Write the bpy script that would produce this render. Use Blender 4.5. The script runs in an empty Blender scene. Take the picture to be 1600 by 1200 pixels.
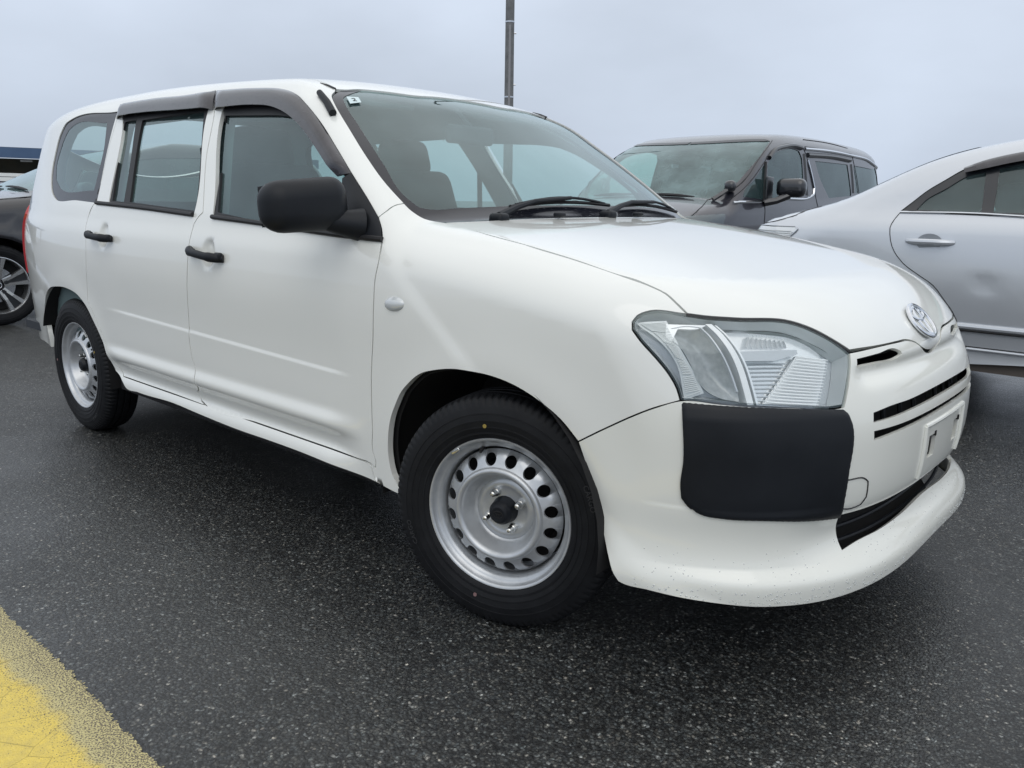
import bpy, bmesh, math, random
import numpy as np
from mathutils import Vector, Matrix
from mathutils.geometry import delaunay_2d_cdt
random.seed(4); rng = np.random.default_rng(4)
S = bpy.context.scene
COL = S.collection
PI = math.pi
# ---------------------------------------------------------------- camera
cam = bpy.data.cameras.new('camera'); camo = bpy.data.objects.new('camera', cam); COL.objects.link(camo)
camo.matrix_world = Matrix(((0.746653, -0.158502, 0.646054, 1.285285), (0.665029, 0.154963, -0.730564, -2.189625), (0.015681, 0.975122, 0.221112, 1.057087), (0.000000, 0.000000, 0.000000, 1.000000)))
cam.sensor_width = 36; cam.lens = 28.4800
cam.clip_start = .05; cam.clip_end = 3000
S.camera = camo
# ---------------------------------------------------------------- overcast sky, soft sun
SUN_EL, SUN_AZ = math.radians(48), math.radians(-52)
w = bpy.data.worlds.new('World'); S.world = w; w.use_nodes = True
nt = w.node_tree; nt.nodes.clear()
def N(t, **k):
    n = nt.nodes.new(t)
    for a, b in k.items(): setattr(n, a, b)
    return n
out = N('ShaderNodeOutputWorld'); bg = N('ShaderNodeBackground'); bg.inputs['Strength'].default_value = .10
sky = N('ShaderNodeTexSky', sky_type='NISHITA', sun_disc=False, sun_elevation=SUN_EL, sun_rotation=PI/2-SUN_AZ)
sky.air_density = 1.5; sky.dust_density = 4
tc = N('ShaderNodeTexCoord'); sep = N('ShaderNodeSeparateXYZ'); nt.links.new(tc.outputs['Generated'], sep.inputs[0])
ramp = N('ShaderNodeValToRGB'); e = ramp.color_ramp.elements
e[0].position = .0; e[0].color = (.50, .57, .68, 1)
e[1].position = .9; e[1].color = (1, 1, 1, 1)
for p, c in ((.08, (.505, .572, .68, 1)), (.22, (.595, .665, .78, 1)), (.45, (.81, .87, .945, 1))):
    q = e.new(p); q.color = c
nt.links.new(sep.outputs['Z'], ramp.inputs['Fac'])
mp = N('ShaderNodeMapping'); mp.inputs['Scale'].default_value = (1, 1, 2.2); nt.links.new(tc.outputs['Generated'], mp.inputs[0])
no = N('ShaderNodeTexNoise'); no.inputs['Scale'].default_value = 2.6; no.inputs['Detail'].default_value = 6; no.inputs['Roughness'].default_value = .45
nt.links.new(mp.outputs[0], no.inputs['Vector'])
mr = N('ShaderNodeMapRange'); mr.inputs['From Min'].default_value = .3; mr.inputs['From Max'].default_value = .7
mr.inputs['To Min'].default_value = 11.6*.87; mr.inputs['To Max'].default_value = 11.6*1.12; nt.links.new(no.outputs['Fac'], mr.inputs['Value'])
vm = N('ShaderNodeVectorMath', operation='SCALE'); nt.links.new(ramp.outputs['Color'], vm.inputs[0]); nt.links.new(mr.outputs[0], vm.inputs['Scale'])
mx = N('ShaderNodeMix', data_type='RGBA'); mx.inputs['Factor'].default_value = .95
nt.links.new(sky.outputs[0], mx.inputs['A']); nt.links.new(vm.outputs[0], mx.inputs['B'])
nt.links.new(mx.outputs['Result'], bg.inputs['Color']); nt.links.new(bg.outputs[0], out.inputs[0])
sl = bpy.data.lights.new('sun', 'SUN'); sl.energy = .6; sl.angle = math.radians(50); sl.color = (1, .97, .93)
so = bpy.data.objects.new('sun', sl); COL.objects.link(so)
so.rotation_euler = Vector((math.cos(SUN_EL)*math.cos(SUN_AZ), math.cos(SUN_EL)*math.sin(SUN_AZ), math.sin(SUN_EL))).to_track_quat('Z', 'Y').to_euler()
S.view_settings.view_transform = 'Standard'; S.view_settings.look = 'None'
S.view_settings.exposure = 0; S.view_settings.gamma = 1; S.view_settings.use_curve_mapping = False
S.render.engine = 'CYCLES'
S.cycles.max_bounces = 10; S.cycles.transparent_max_bounces = 24

# ---------------------------------------------------------------- materials
def mat(name, base=(.5, .5, .5), rough=.5, metal=0., coat=0., coat_r=.06, spec=.5, fn=None, **k):
    m = bpy.data.materials.new(name); m.use_nodes = True
    n = m.node_tree.nodes; b = n['Principled BSDF']
    b.inputs['Base Color'].default_value = (*base, 1); b.inputs['Roughness'].default_value = rough
    b.inputs['Metallic'].default_value = metal; b.inputs['Coat Weight'].default_value = coat
    b.inputs['Coat Roughness'].default_value = coat_r; b.inputs['Specular IOR Level'].default_value = spec
    for a, v in k.items(): b.inputs[a.replace('_', ' ')].default_value = v
    if fn: fn(m.node_tree, b)
    return m
def tex_noise(t, scale, detail=3, rough=.5, co=None, dim='Object'):
    if co is None: co = t.nodes.new('ShaderNodeTexCoord').outputs[dim]
    n = t.nodes.new('ShaderNodeTexNoise'); n.inputs['Scale'].default_value = scale
    n.inputs['Detail'].default_value = detail; n.inputs['Roughness'].default_value = rough
    t.links.new(co, n.inputs['Vector']); return n.outputs['Fac'], co
def rmp(t, fac, stops, vals=False):
    r = t.nodes.new('ShaderNodeValToRGB'); t.links.new(fac, r.inputs['Fac']); e = r.color_ramp.elements
    for i, (p, c) in enumerate(stops):
        if not isinstance(c, tuple): c = (c, c, c)
        q = e[i] if i < 2 else e.new(p)
        q.position = p; q.color = (*c, 1)
    return r.outputs['Color']
def bump(t, b, h, strength, dist=.002, prev=None):
    n = t.nodes.new('ShaderNodeBump'); n.inputs['Strength'].default_value = strength; n.inputs['Distance'].default_value = dist
    t.links.new(h, n.inputs['Height'])
    if prev is not None: t.links.new(prev, n.inputs['Normal'])
    t.links.new(n.outputs[0], b.inputs['Normal']); return n.outputs[0]
def mixc(t, f, a, b_, mode='MIX'):
    n = t.nodes.new('ShaderNodeMix'); n.data_type = 'RGBA'; n.blend_type = mode
    for s, v in (('Factor', f), ('A', a), ('B', b_)):
        if hasattr(v, 'links'): t.links.new(v, n.inputs[s])
        elif s == 'Factor': n.inputs[s].default_value = v
        else: n.inputs[s].default_value = (*v, 1)
    return n.outputs['Result']
def drops(t, b, scale=170, amount=.42, strength=.5, dist=.0015):
    """rain beads: scattered voronoi bumps"""
    co = t.nodes.new('ShaderNodeTexCoord').outputs['Object']
    v = t.nodes.new('ShaderNodeTexVoronoi'); v.inputs['Scale'].default_value = scale; t.links.new(co, v.inputs['Vector'])
    r = rmp(t, v.outputs['Distance'], [(0., 1.), (amount, 0.)])
    sc_ = t.nodes.new('ShaderNodeSeparateColor'); t.links.new(v.outputs['Color'], sc_.inputs[0])
    n, _ = tex_noise(t, 3, 2, .5, co); q = rmp(t, n, [(.35, 0.), (.7, .12)])
    mm = t.nodes.new('ShaderNodeMath'); mm.operation = 'ADD'; t.links.new(sc_.outputs[0], mm.inputs[0]); t.links.new(q, mm.inputs[1])
    r2 = rmp(t, mm.outputs[0], [(.93, 0.), (.96, 1.)])
    m = t.nodes.new('ShaderNodeMath'); m.operation = 'MULTIPLY'; t.links.new(r, m.inputs[0]); t.links.new(r2, m.inputs[1])
    return bump(t, b, m.outputs[0], strength, dist)
def f_paint(c1, c2, sc=2.2):
    def f(t, b):
        n, co = tex_noise(t, sc, 4, .6)
        t.links.new(rmp(t, n, [(.35, c1), (.7, c2)]), b.inputs['Base Color'])
        b.inputs['Roughness'].default_value = .32
    return f
WHITE = mat('white_paint', coat=1., coat_r=.035, fn=f_paint((.785, .80, .765), (.80, .812, .78), .9))
BUMPW = mat('white_bumper_paint', coat=.8, coat_r=.06, fn=f_paint((.765, .775, .72), (.78, .79, .74), .9))
SILVER = mat('silver_paint', metal=.45, coat=.9, coat_r=.04, fn=f_paint((.56, .59, .63), (.58, .61, .65), .6))
BLACKP = mat('black_pearl_paint', metal=.2, coat=1., coat_r=.04, fn=f_paint((.008, .009, .013), (.012, .013, .018)))
VANP = mat('dark_violet_grey_paint', metal=.3, coat=1., coat_r=.04, fn=f_paint((.026, .026, .036), (.034, .034, .046), .9))
def f_plast(t, b):
    n, co = tex_noise(t, 900, 2, .6); bump(t, b, n, .25, .0006)
    n2, _ = tex_noise(t, 5, 5, .6, co)
    t.links.new(rmp(t, n2, [(.3, (.0045, .006, .009)), (.75, (.011, .0135, .018))]), b.inputs['Base Color'])
    t.links.new(rmp(t, n2, [(.3, .42), (.8, .62)]), b.inputs['Roughness']); b.inputs['Specular IOR Level'].default_value = .3
PLAST = mat('black_grained_plastic', fn=f_plast)
RUBBER = mat('black_rubber_seal', (.012, .012, .014), .55)
FRIT = mat('black_ceramic_frit', (.010, .011, .017), .12, spec=.45, fn=lambda t, b: drops(t, b, 170, .3, .6))
VISOR = mat('smoked_acrylic_visor', (.030, .028, .036), .14, coat=.35, fn=lambda t, b: (drops(t, b, 150, .45, .9, .003), t.links.new(rmp(t, tex_noise(t, 22, 5, .7)[0], [(.3, (.012, .012, .017)), (.75, (.036, .034, .043))]), b.inputs['Base Color'])))
DARK = mat('underbody_black', (.008, .008, .009), .8)
TRIM = mat('grey_interior_trim', (.10, .145, .15), .8)
SEATM = mat('grey_seat_fabric', (.028, .036, .046), .9, fn=lambda t, b: bump(t, b, tex_noise(t, 700, 2)[0], .4, .001))
DASH = mat('dark_dashboard', (.022, .027, .034), .7)
CHROME = mat('chrome', (.72, .74, .77), .09, 1.)
DCHROME = mat('dull_chrome', (.55, .57, .60), .22, 1.)
STEEL = mat('silver_painted_steel', (.50, .52, .54), .33, .55, coat=.4, fn=lambda t, b: t.links.new(
    rmp(t, tex_noise(t, 28, 5, .65)[0], [(.3, (.44, .46, .48)), (.6, (.51, .53, .55))]), b.inputs['Base Color']))
NUT = mat('nut_metal', (.62, .62, .60), .25, 1.)
def f_tyre(t, b):
    n, co = tex_noise(t, 14, 5, .65); t.links.new(rmp(t, n, [(.3, (.004, .0045, .006)), (.75, (.011, .012, .014))]), b.inputs['Base Color'])
    n2, _ = tex_noise(t, 220, 3, .6, co); bump(t, b, n2, .3, .001)
TYRE = mat('tyre_rubber', rough=.6, spec=.25, fn=f_tyre)
REDL = mat('red_lens', (.42, .012, .02), .12, coat=1.)
def glass(name, tint, dirt=.06, refl=1.0, wet=True, f0=.075, patch=False):
    m = bpy.data.materials.new(name); m.use_nodes = True; t = m.node_tree; n = t.nodes; n.clear()
    o = n.new('ShaderNodeOutputMaterial'); tr = n.new('ShaderNodeBsdfTransparent'); tr.inputs[0].default_value = (*tint, 1)
    gl = n.new('ShaderNodeBsdfGlossy'); gl.inputs['Roughness'].default_value = .02; gl.inputs['Color'].default_value = (refl*.90, refl, refl, 1)
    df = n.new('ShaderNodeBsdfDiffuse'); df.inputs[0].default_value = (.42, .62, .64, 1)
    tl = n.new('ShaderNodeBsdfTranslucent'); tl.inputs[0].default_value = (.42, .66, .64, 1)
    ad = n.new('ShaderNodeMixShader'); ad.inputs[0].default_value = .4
    t.links.new(df.outputs[0], ad.inputs[1]); t.links.new(tl.outputs[0], ad.inputs[2])
    nz, co = tex_noise(t, 3.5, 5, .65)
    rr = n.new('ShaderNodeMapRange'); rr.inputs['From Min'].default_value = .3; rr.inputs['From Max'].default_value = .75
    rr.inputs['To Min'].default_value = dirt*.5; rr.inputs['To Max'].default_value = dirt*1.5; t.links.new(nz, rr.inputs['Value'])
    fac = rr.outputs[0]
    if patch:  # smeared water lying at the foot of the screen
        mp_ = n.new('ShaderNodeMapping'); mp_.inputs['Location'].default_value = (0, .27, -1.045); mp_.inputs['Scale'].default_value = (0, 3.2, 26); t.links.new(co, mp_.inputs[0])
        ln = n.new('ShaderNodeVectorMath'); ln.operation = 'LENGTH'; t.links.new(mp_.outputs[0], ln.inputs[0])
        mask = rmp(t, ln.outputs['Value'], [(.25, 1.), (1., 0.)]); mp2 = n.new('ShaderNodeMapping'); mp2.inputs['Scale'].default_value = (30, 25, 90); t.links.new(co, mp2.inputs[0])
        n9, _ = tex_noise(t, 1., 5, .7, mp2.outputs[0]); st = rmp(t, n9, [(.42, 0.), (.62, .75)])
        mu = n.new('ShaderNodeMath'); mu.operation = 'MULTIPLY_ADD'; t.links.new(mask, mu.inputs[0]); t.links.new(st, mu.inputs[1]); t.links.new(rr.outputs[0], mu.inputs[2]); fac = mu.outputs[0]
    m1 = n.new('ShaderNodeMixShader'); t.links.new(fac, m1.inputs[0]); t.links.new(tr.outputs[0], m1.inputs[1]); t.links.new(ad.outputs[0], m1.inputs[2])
    ge = n.new('ShaderNodeNewGeometry'); dp = n.new('ShaderNodeVectorMath'); dp.operation = 'DOT_PRODUCT'
    t.links.new(ge.outputs['Incoming'], dp.inputs[0]); t.links.new(ge.outputs['Normal'], dp.inputs[1])
    def mth(op, a, b_=None, c=None):
        q = n.new('ShaderNodeMath'); q.operation = op
        for i, x in enumerate((a, b_, c)):
            if x is None: continue
            if hasattr(x, 'links'): t.links.new(x, q.inputs[i])
            else: q.inputs[i].default_value = x
        return q.outputs[0]
    sch = mth('MULTIPLY_ADD', mth('POWER', mth('SUBTRACT', 1., mth('ABSOLUTE', dp.outputs['Value'])), 4.5), .92, f0)
    m2 = n.new('ShaderNodeMixShader'); t.links.new(sch, m2.inputs[0]); t.links.new(m1.outputs[0], m2.inputs[1]); t.links.new(gl.outputs[0], m2.inputs[2])
    if wet:
        v = n.new('ShaderNodeTexVoronoi'); v.inputs['Scale'].default_value = 190; t.links.new(co, v.inputs['Vector'])
        r = rmp(t, v.outputs['Distance'], [(0., 1.), (.28, 0.)]); sc_ = n.new('ShaderNodeSeparateColor'); t.links.new(v.outputs['Color'], sc_.inputs[0]); r2 = rmp(t, sc_.outputs[0], [(.80, 0.), (.84, 1.)])
        mm = n.new('ShaderNodeMath'); mm.operation = 'MULTIPLY'; t.links.new(r, mm.inputs[0]); t.links.new(r2, mm.inputs[1])
        bp = n.new('ShaderNodeBump'); bp.inputs['Strength'].default_value = .5; bp.inputs['Distance'].default_value = .001
        t.links.new(mm.outputs[0], bp.inputs['Height']); t.links.new(bp.outputs[0], gl.inputs['Normal']); 
    t.links.new(m2.outputs[0], o.inputs[0]); return m
GLASS = glass('window_glass', (.60, .74, .72), .10)
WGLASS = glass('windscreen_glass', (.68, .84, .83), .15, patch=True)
VGLASS = glass('van_windscreen_glass', (.58, .86, .78), .34)
TGLASS = glass('tinted_rear_glass', (.50, .64, .61), .13)
DGLASS = glass('dark_privacy_glass', (.10, .11, .12), .10)
LENS = glass('clear_lens', (.96, .97, .97), .06, wet=True, f0=.05)
FROST = mat('frosted_lamp_plastic', (.60, .63, .64), .25, .1, coat=1.)
REFL = mat('lamp_reflector', (.88, .90, .92), .20, .55, coat=1.)
GREYL = mat('grey_lamp_bezel', (.52, .55, .59), .3, .2, coat=1.)

# ---------------------------------------------------------------- object helpers
BASE = Vector((0, 0, 0))
def obj(name, me, m, parent=None, kind=None, label=None):
    o = bpy.data.objects.new(name, me); COL.objects.link(o)
    if m is not None and not me.materials: me.materials.append(m)
    if parent is not None: o.parent = parent
    if kind: o['kind'] = kind
    if label: o['label'] = label
    return o
def thing(name, label, cat, loc=(0, 0, 0), group=None, rz=0):
    o = bpy.data.objects.new(name, None); COL.objects.link(o); o.location = loc; o.rotation_euler.z = rz
    o.empty_display_size = .3; o['label'] = label; o['category'] = cat
    if group: o['group'] = group
    return o
def meshof(name, V, Fc, smooth=True, ang=35):
    me = bpy.data.meshes.new(name); me.from_pydata([tuple(v) for v in V], [], [tuple(f) for f in Fc]); me.update()
    if smooth:
        me.polygons.foreach_set('use_smooth', [True]*len(me.polygons))
        if ang: me.set_sharp_from_angle(angle=math.radians(ang))
    return me
def join(parts):
    V = []; Fc = []
    for v, f in parts:
        o = len(V); V += [tuple(p) for p in v]; Fc += [tuple(i+o for i in q) for q in f]
    return V, Fc
def box(c, s, R=None):
    V = [Vector((sx*s[0]/2, sy*s[1]/2, sz*s[2]/2)) for sx in (-1, 1) for sy in (-1, 1) for sz in (-1, 1)]
    if R is not None: V = [R @ v for v in V]
    V = [v+Vector(c) for v in V]
    return V, [(0, 1, 3, 2), (4, 6, 7, 5), (0, 4, 5, 1), (2, 3, 7, 6), (0, 2, 6, 4), (1, 5, 7, 3)]
def lathe(prof, n, axis='y', c=(0, 0, 0), closed=False):
    """prof: (r, d); revolved about the y axis, d measured along +y"""
    V = []; Fc = []
    for i in range(n):
        a = 2*PI*i/n
        for r, d in prof: V.append((c[0]+r*math.cos(a), c[1]+d, c[2]+r*math.sin(a)))
    m = len(prof)
    for i in range(n):
        j = (i+1) % n
        for k in range(m-1): Fc.append((i*m+k, i*m+k+1, j*m+k+1, j*m+k))
    return V, Fc
def tube(pts, r, n=8, cap=True, closed=False):
    P = [Vector(p) for p in pts]; V = []; Fc = []; m = len(P)
    rs = r if isinstance(r, (list, tuple)) else [r]*m
    up = Vector((0, 0, 1)); prev = None
    for i, p in enumerate(P):
        if closed: d = P[(i+1) % m]-P[i-1]
        else: d = P[min(i+1, m-1)]-P[max(i-1, 0)]
        d.normalize()
        if prev is None: a = d.cross(up); a = a if a.length > .05 else d.cross(Vector((1, 0, 0)))
        else: a = prev-d*prev.dot(d)
        a.normalize(); b = d.cross(a); prev = a
        for k in range(n):
            t = 2*PI*k/n; V.append(p+(a*math.cos(t)+b*math.sin(t))*rs[i])
    for i in range(m if closed else m-1):
        j = (i+1) % m
        for k in range(n): l = (k+1) % n; Fc.append((i*n+k, i*n+l, j*n+l, j*n+k))
    if cap and not closed: Fc.append(tuple(range(n))[::-1]); Fc.append(tuple((m-1)*n+k for k in range(n)))
    return V, Fc
def rounded(c, s, r, R=None, seg=4, squash=None):
    """box with round edges (superellipsoid-like)"""
    bm = bmesh.new(); bmesh.ops.create_cube(bm, size=1)
    for v in bm.verts: v.co = Vector((v.co.x*s[0], v.co.y*s[1], v.co.z*s[2]))
    bmesh.ops.bevel(bm, geom=bm.edges[:]+bm.verts[:], offset=r, segments=seg, profile=.5, affect='EDGES')
    if squash: 
        for v in bm.verts: v.co = squash(v.co)
    V = [(R @ v.co if R is not None else v.co)+Vector(c) for v in bm.verts]; Fc = [tuple(x.index for x in f.verts) for f in bm.faces]
    bm.free(); return V, Fc
def part(name, VF, m, parent, smooth=True, ang=35, kind=None, label=None):
    V, Fc = VF
    V = [Vector(v)-BASE for v in V]
    return obj(name, meshof(name, V, Fc, smooth, ang), m, parent, kind, label)
def mirY(VF, yc=0.): return [(v[0], 2*yc-v[1], v[2]) for v in VF[0]], [tuple(reversed(f)) for f in VF[1]]

def cspl(xs, ys):
    """natural cubic spline"""
    xs = np.array(xs, float); ys = np.array(ys, float); n = len(xs)
    h = np.diff(xs); A = np.eye(n); b = np.zeros(n)
    for i in range(1, n-1):
        A[i, i-1] = h[i-1]; A[i, i] = 2*(h[i-1]+h[i]); A[i, i+1] = h[i]
        b[i] = 6*((ys[i+1]-ys[i])/h[i]-(ys[i]-ys[i-1])/h[i-1])
    m = np.linalg.solve(A, b)
    def f(x):
        x = np.asarray(x, float)
        i = np.clip(np.searchsorted(xs, x)-1, 0, n-2)
        xc = np.clip(x, xs[0], xs[-1])
        a = xs[i+1]-xc; c = xc-xs[i]; H = h[i]
        r = m[i]*a**3/(6*H)+m[i+1]*c**3/(6*H)+(ys[i]/H-m[i]*H/6)*a+(ys[i+1]/H-m[i+1]*H/6)*c
        s0 = (ys[1]-ys[0])/h[0]-h[0]*m[1]/6; s1 = (ys[-1]-ys[-2])/h[-1]+h[-1]*m[-2]/6
        return r+np.where(x < xs[0], (x-xs[0])*s0, 0)+np.where(x > xs[-1], (x-xs[-1])*s1, 0)
    return f
def sst(x, a, b):
    t = np.clip((x-a)/(b-a), 0, 1); return t*t*(3-2*t)
def rmax(a, b, r):
    u = np.maximum(a+r, 0); v = np.maximum(b+r, 0)
    return np.minimum(np.maximum(a, b), -r)+np.sqrt(u*u+v*v)
def smin(a, b, k):
    h = np.maximum(k-np.abs(a-b), 0)/k
    return np.minimum(a, b)-h*h*k*.25
class Body: pass
def van_body():
    """white station wagon; front axle at x=0, nose to +x, returns F(x,y,z) (<0 inside)"""
    A = cspl([-3.5, -3.2, -2.7, -2.0, -1.2, -.4, .1, .4, .6], [-.16, -.085, -.020, 0, 0, -.002, -.012, -.035, -.07])
    Bd = cspl([.10, .19, .22, .30, .318, .335, .36, .382, .398, .414, .428, .450, .475, .56, .66, .76, .84, .90, .95, 1.0],
              [.770, .798, .810, .822, .815, .803, .804, .815, .829, .8365, .8355, .8275, .8262, .829, .8335, .836, .832, .824, .812, .797])
    Bf = cspl([.16, .20, .24, .262, .28, .30, .33, .37, .42, .50, .60, .70, .80, .88, .94, 1.0],
              [.812, .817, .821, .822, .819, .814, .808, .805, .808, .812, .818, .822, .822, .814, .800, .780])
    Bq = cspl([.1, .30, .40, .50, .60, .66, .76, .84, .90, .95, 1.0], [.790, .812, .820, .8255, .830, .8325, .836, .832, .824, .812, .797])
    G = cspl([1.0, 1.1, 1.25, 1.40, 1.5], [0, -.040, -.100, -.170, -.225])
    P = cspl([.18, .21, .245, .262, .276, .29, .31, .335, .36, .385, .41, .44, .52, .60, .66, .72, .80, .86, .95],
             [.010, .022, .029, .030, .026, .012, -.012, -.030, -.034, -.026, -.012, -.004, 0, -.006, -.024, -.050, -.092, -.140, -.25])
    RR = cspl([.1, .3, .5, .8, 1.0, 1.2, 1.4, 1.5], [.02, .0, -.01, -.01, -.03, -.08, -.16, -.22])
    HZ = cspl([-.9, -.35, -.1, .2, .45, .62, .8], [1.12, 1.018, .990, .943, .899, .866, .79])
    ZR = cspl([-3.5, -3.1, -2.6, -1.9, -1.4, -1.0, -.7], [1.40, 1.455, 1.492, 1.496, 1.478, 1.448, 1.40])
    WS = cspl([.95, 1.0, 1.1, 1.2, 1.3, 1.4, 1.5], [-.205, -.268, -.408, -.556, -.715, -.884, -1.12])
    def W(x, z):
        zl = np.minimum(z, 1.0)
        t = sst(x, -.70, .55)
        bd = Bd(zl); q = np.maximum(sst(-x, 2.02, 2.25), sst(x, -.66, -.46)); bd = (1-q)*bd+q*Bq(zl)
        b = (1-t)*bd+t*Bf(zl)
        # flat rear quarter: fade the sill scoop behind the rear arch
        g = np.where(z > 1.0, G(z)*(1-.30*sst(-x, 2.3, 3.1)), 0)
        # arch flares
        fl = 0
        for xc, am in ((0., .006), (-2.55, .008)):
            r = np.sqrt((x-xc)**2+(z-.30)**2)
            fl = fl+am*np.exp(-((r-.36)/.07)**2)
        z0 = .570-.022*(x+.49)
        cr = .0035*sst(z, z0-.006, z0+.007)*sst(x, -2.15, -1.9)*sst(-x, .50, .62)*(1-sst(z, .62, .80))
        cup = 0
        for xc, zc in ((-1.268, .870), (-2.10, .895)):
            cup = cup+.014*np.exp(-(((x-xc)/.036)**2+((z-zc)/.044)**2)**2.5)
        return A(x)+b+g+fl-cr-cup
    def F(x, y, z):
        ay = np.abs(y)
        side = ay-W(x, z)
        pz = P(z); pz = np.where((z < .43) & (pz < 0), pz*(1-.6*sst(ay, .44, .62)), pz); pz = np.where((z < .30) & (pz > 0), pz*(1-.55*np.exp(-(ay/.42)**2)), pz)
        pz = pz-.016*np.exp(-((z-.700)/.020)**2)*sst(.45-ay, 0, .07)
        front = x-(.802-.15*ay**2-.60*ay**4+pz)
        rear = (-3.44-RR(z)+.10*ay**2)-x
        bot = .13-z
        hood = (z-(HZ(np.maximum(x, -.5))-.020*ay**2-.05*ay**4))*.97
        low = rmax(rmax(side, front, .085), rear, .10)
        low = rmax(low, hood, .11)
        ws = (x-(WS(z)-.17*ay**2-.12*ay**4))*.62
        roof = z-(ZR(x)-.05*ay**2-.09*ay**4)
        up = rmax(side*.97, ws, .05)
        up = rmax(rmax(up, roof, .07), rear, .10)
        return np.maximum(smin(low, up, .02), bot)
    return F
def grad(F, P, e=.002):
    g = np.stack([F(P[:, 0]+e, P[:, 1], P[:, 2])-F(P[:, 0]-e, P[:, 1], P[:, 2]),
                  F(P[:, 0], P[:, 1]+e, P[:, 2])-F(P[:, 0], P[:, 1]-e, P[:, 2]),
                  F(P[:, 0], P[:, 1], P[:, 2]+e)-F(P[:, 0], P[:, 1], P[:, 2]-e)], 1)
    return g/np.maximum(np.linalg.norm(g, axis=1)[:, None], 1e-9)
def cast(F, O, D, t0, t1, n=90, first_in=False):
    """first crossing along each ray"""
    ts = np.linspace(t0, t1, n)
    f = np.stack([F(*(O+D*t).T) for t in ts])
    if first_in: hit = (f[:-1] > 0) & (f[1:] <= 0)
    else: hit = (f[:-1] <= 0) & (f[1:] > 0)
    ok = hit.any(0); i = hit.argmax(0)
    a = ts[i]; b = ts[np.minimum(i+1, n-1)]
    for _ in range(24):
        m = (a+b)/2; fm = F(*(O+D*m[:, None]).T)
        ins = (fm > 0) if first_in else (fm <= 0)
        a = np.where(ins, m, a); b = np.where(ins, b, m)
    return O+D*((a+b)/2)[:, None], ok
ZC = .80
def map_side(U, x0=0., x1=-2.9, zc=ZC):
    """domain (u, v) -> rays: parallel along the flank, turning round the nose and over the roof"""
    u, v = U[:, 0], U[:, 1]
    th = np.where(u > x0, u-x0, 0); ph = np.where(v > zc, v-zc, 0)
    th = th+np.where(u < x1, u-x1, 0)
    O = np.stack([np.clip(u, x1, x0), 0*u, np.minimum(v, zc)], 1)
    D = np.stack([np.sin(th)*np.cos(ph), -np.cos(th)*np.cos(ph), np.sin(ph)], 1)
    return O, D
def inv_side(P, x0=0., x1=-2.9, zc=ZC):
    x, y, z = P.T
    u = np.where(x > x0, x0+np.arctan2(x-x0, -y), x)
    u = np.where(x < x1, x1+np.arctan2(x-x1, -y), u)
    r = np.where(x > x0, np.hypot(x-x0, y), np.where(x < x1, np.hypot(x-x1, y), -y))
    v = np.where(z > zc, zc+np.arctan2(z-zc, r), z)
    return np.stack([u, v], 1)
def map_top(U, xo, zo):
    a, y = U[:, 0], U[:, 1]
    return np.stack([0*a+xo, y, 0*a+zo], 1), np.stack([np.sin(a), 0*a, np.cos(a)], 1)
def inv_top(P, xo, zo):
    return np.stack([np.arctan2(P[:, 0]-xo, P[:, 2]-zo), P[:, 1]], 1)
def sedan_body():
    """silver saloon, own frame: nose to +x, rear axle near x=0"""
    A = cspl([-1.1, -.85, -.6, -.3, .1, .8, 2.0, 3.4, 4.0], [-.20, -.11, -.062, -.022, -.004, 0, 0, -.03, -.12])
    B = cspl([.15, .24, .29, .34, .44, .52, .66, .80, .90, .96, 1.04], [.84, .865, .878, .872, .880, .890, .898, .892, .878, .862, .815])
    G = cspl([1.02, 1.1, 1.2, 1.3, 1.4, 1.5], [0, -.035, -.085, -.140, -.205, -.28])
    RR = cspl([.2, .5, .7, .85, .95, 1.02, 1.1], [.03, .0, .0, .02, .05, .10, .2])
    HZ = cspl([-1.0, -.8, -.5, -.2, .2, 3.0, 4.0], [.96, 1.0, 1.035, 1.045, 1.05, 1.02, .80])
    ZR = cspl([-.6, -.3, 0, .3, .6, 1.0, 1.5, 2.2, 2.6, 3.2], [1.05, 1.18, 1.32, 1.40, 1.445, 1.475, 1.48, 1.45, 1.33, 1.08])
    def F(x, y, z):
        ay = np.abs(y); zl = np.minimum(z, 1.02)
        side = ay-(A(x)+B(zl)+np.where(z > 1.02, G(z), 0)-.0055*np.exp(-((x-.40)**2/.004+(z-.70)**2/.0014)))
        rear = (-1.0-RR(z)*-1+.16*ay**2+.12*ay**4)-x
        front = x-(3.95-.3*ay**2)
        low = rmax(rmax(side, rear, .10), front, .12)
        low = rmax(low, z-(HZ(x)-.05*ay**2), .07)
        up = rmax(side, (z-(ZR(x)-.07*ay**2-.12*ay**4))*.93, .09)
        up = np.maximum(up, -.65-x)
        return np.maximum(smin(low, up, .10), .12-z)
    return F
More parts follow.
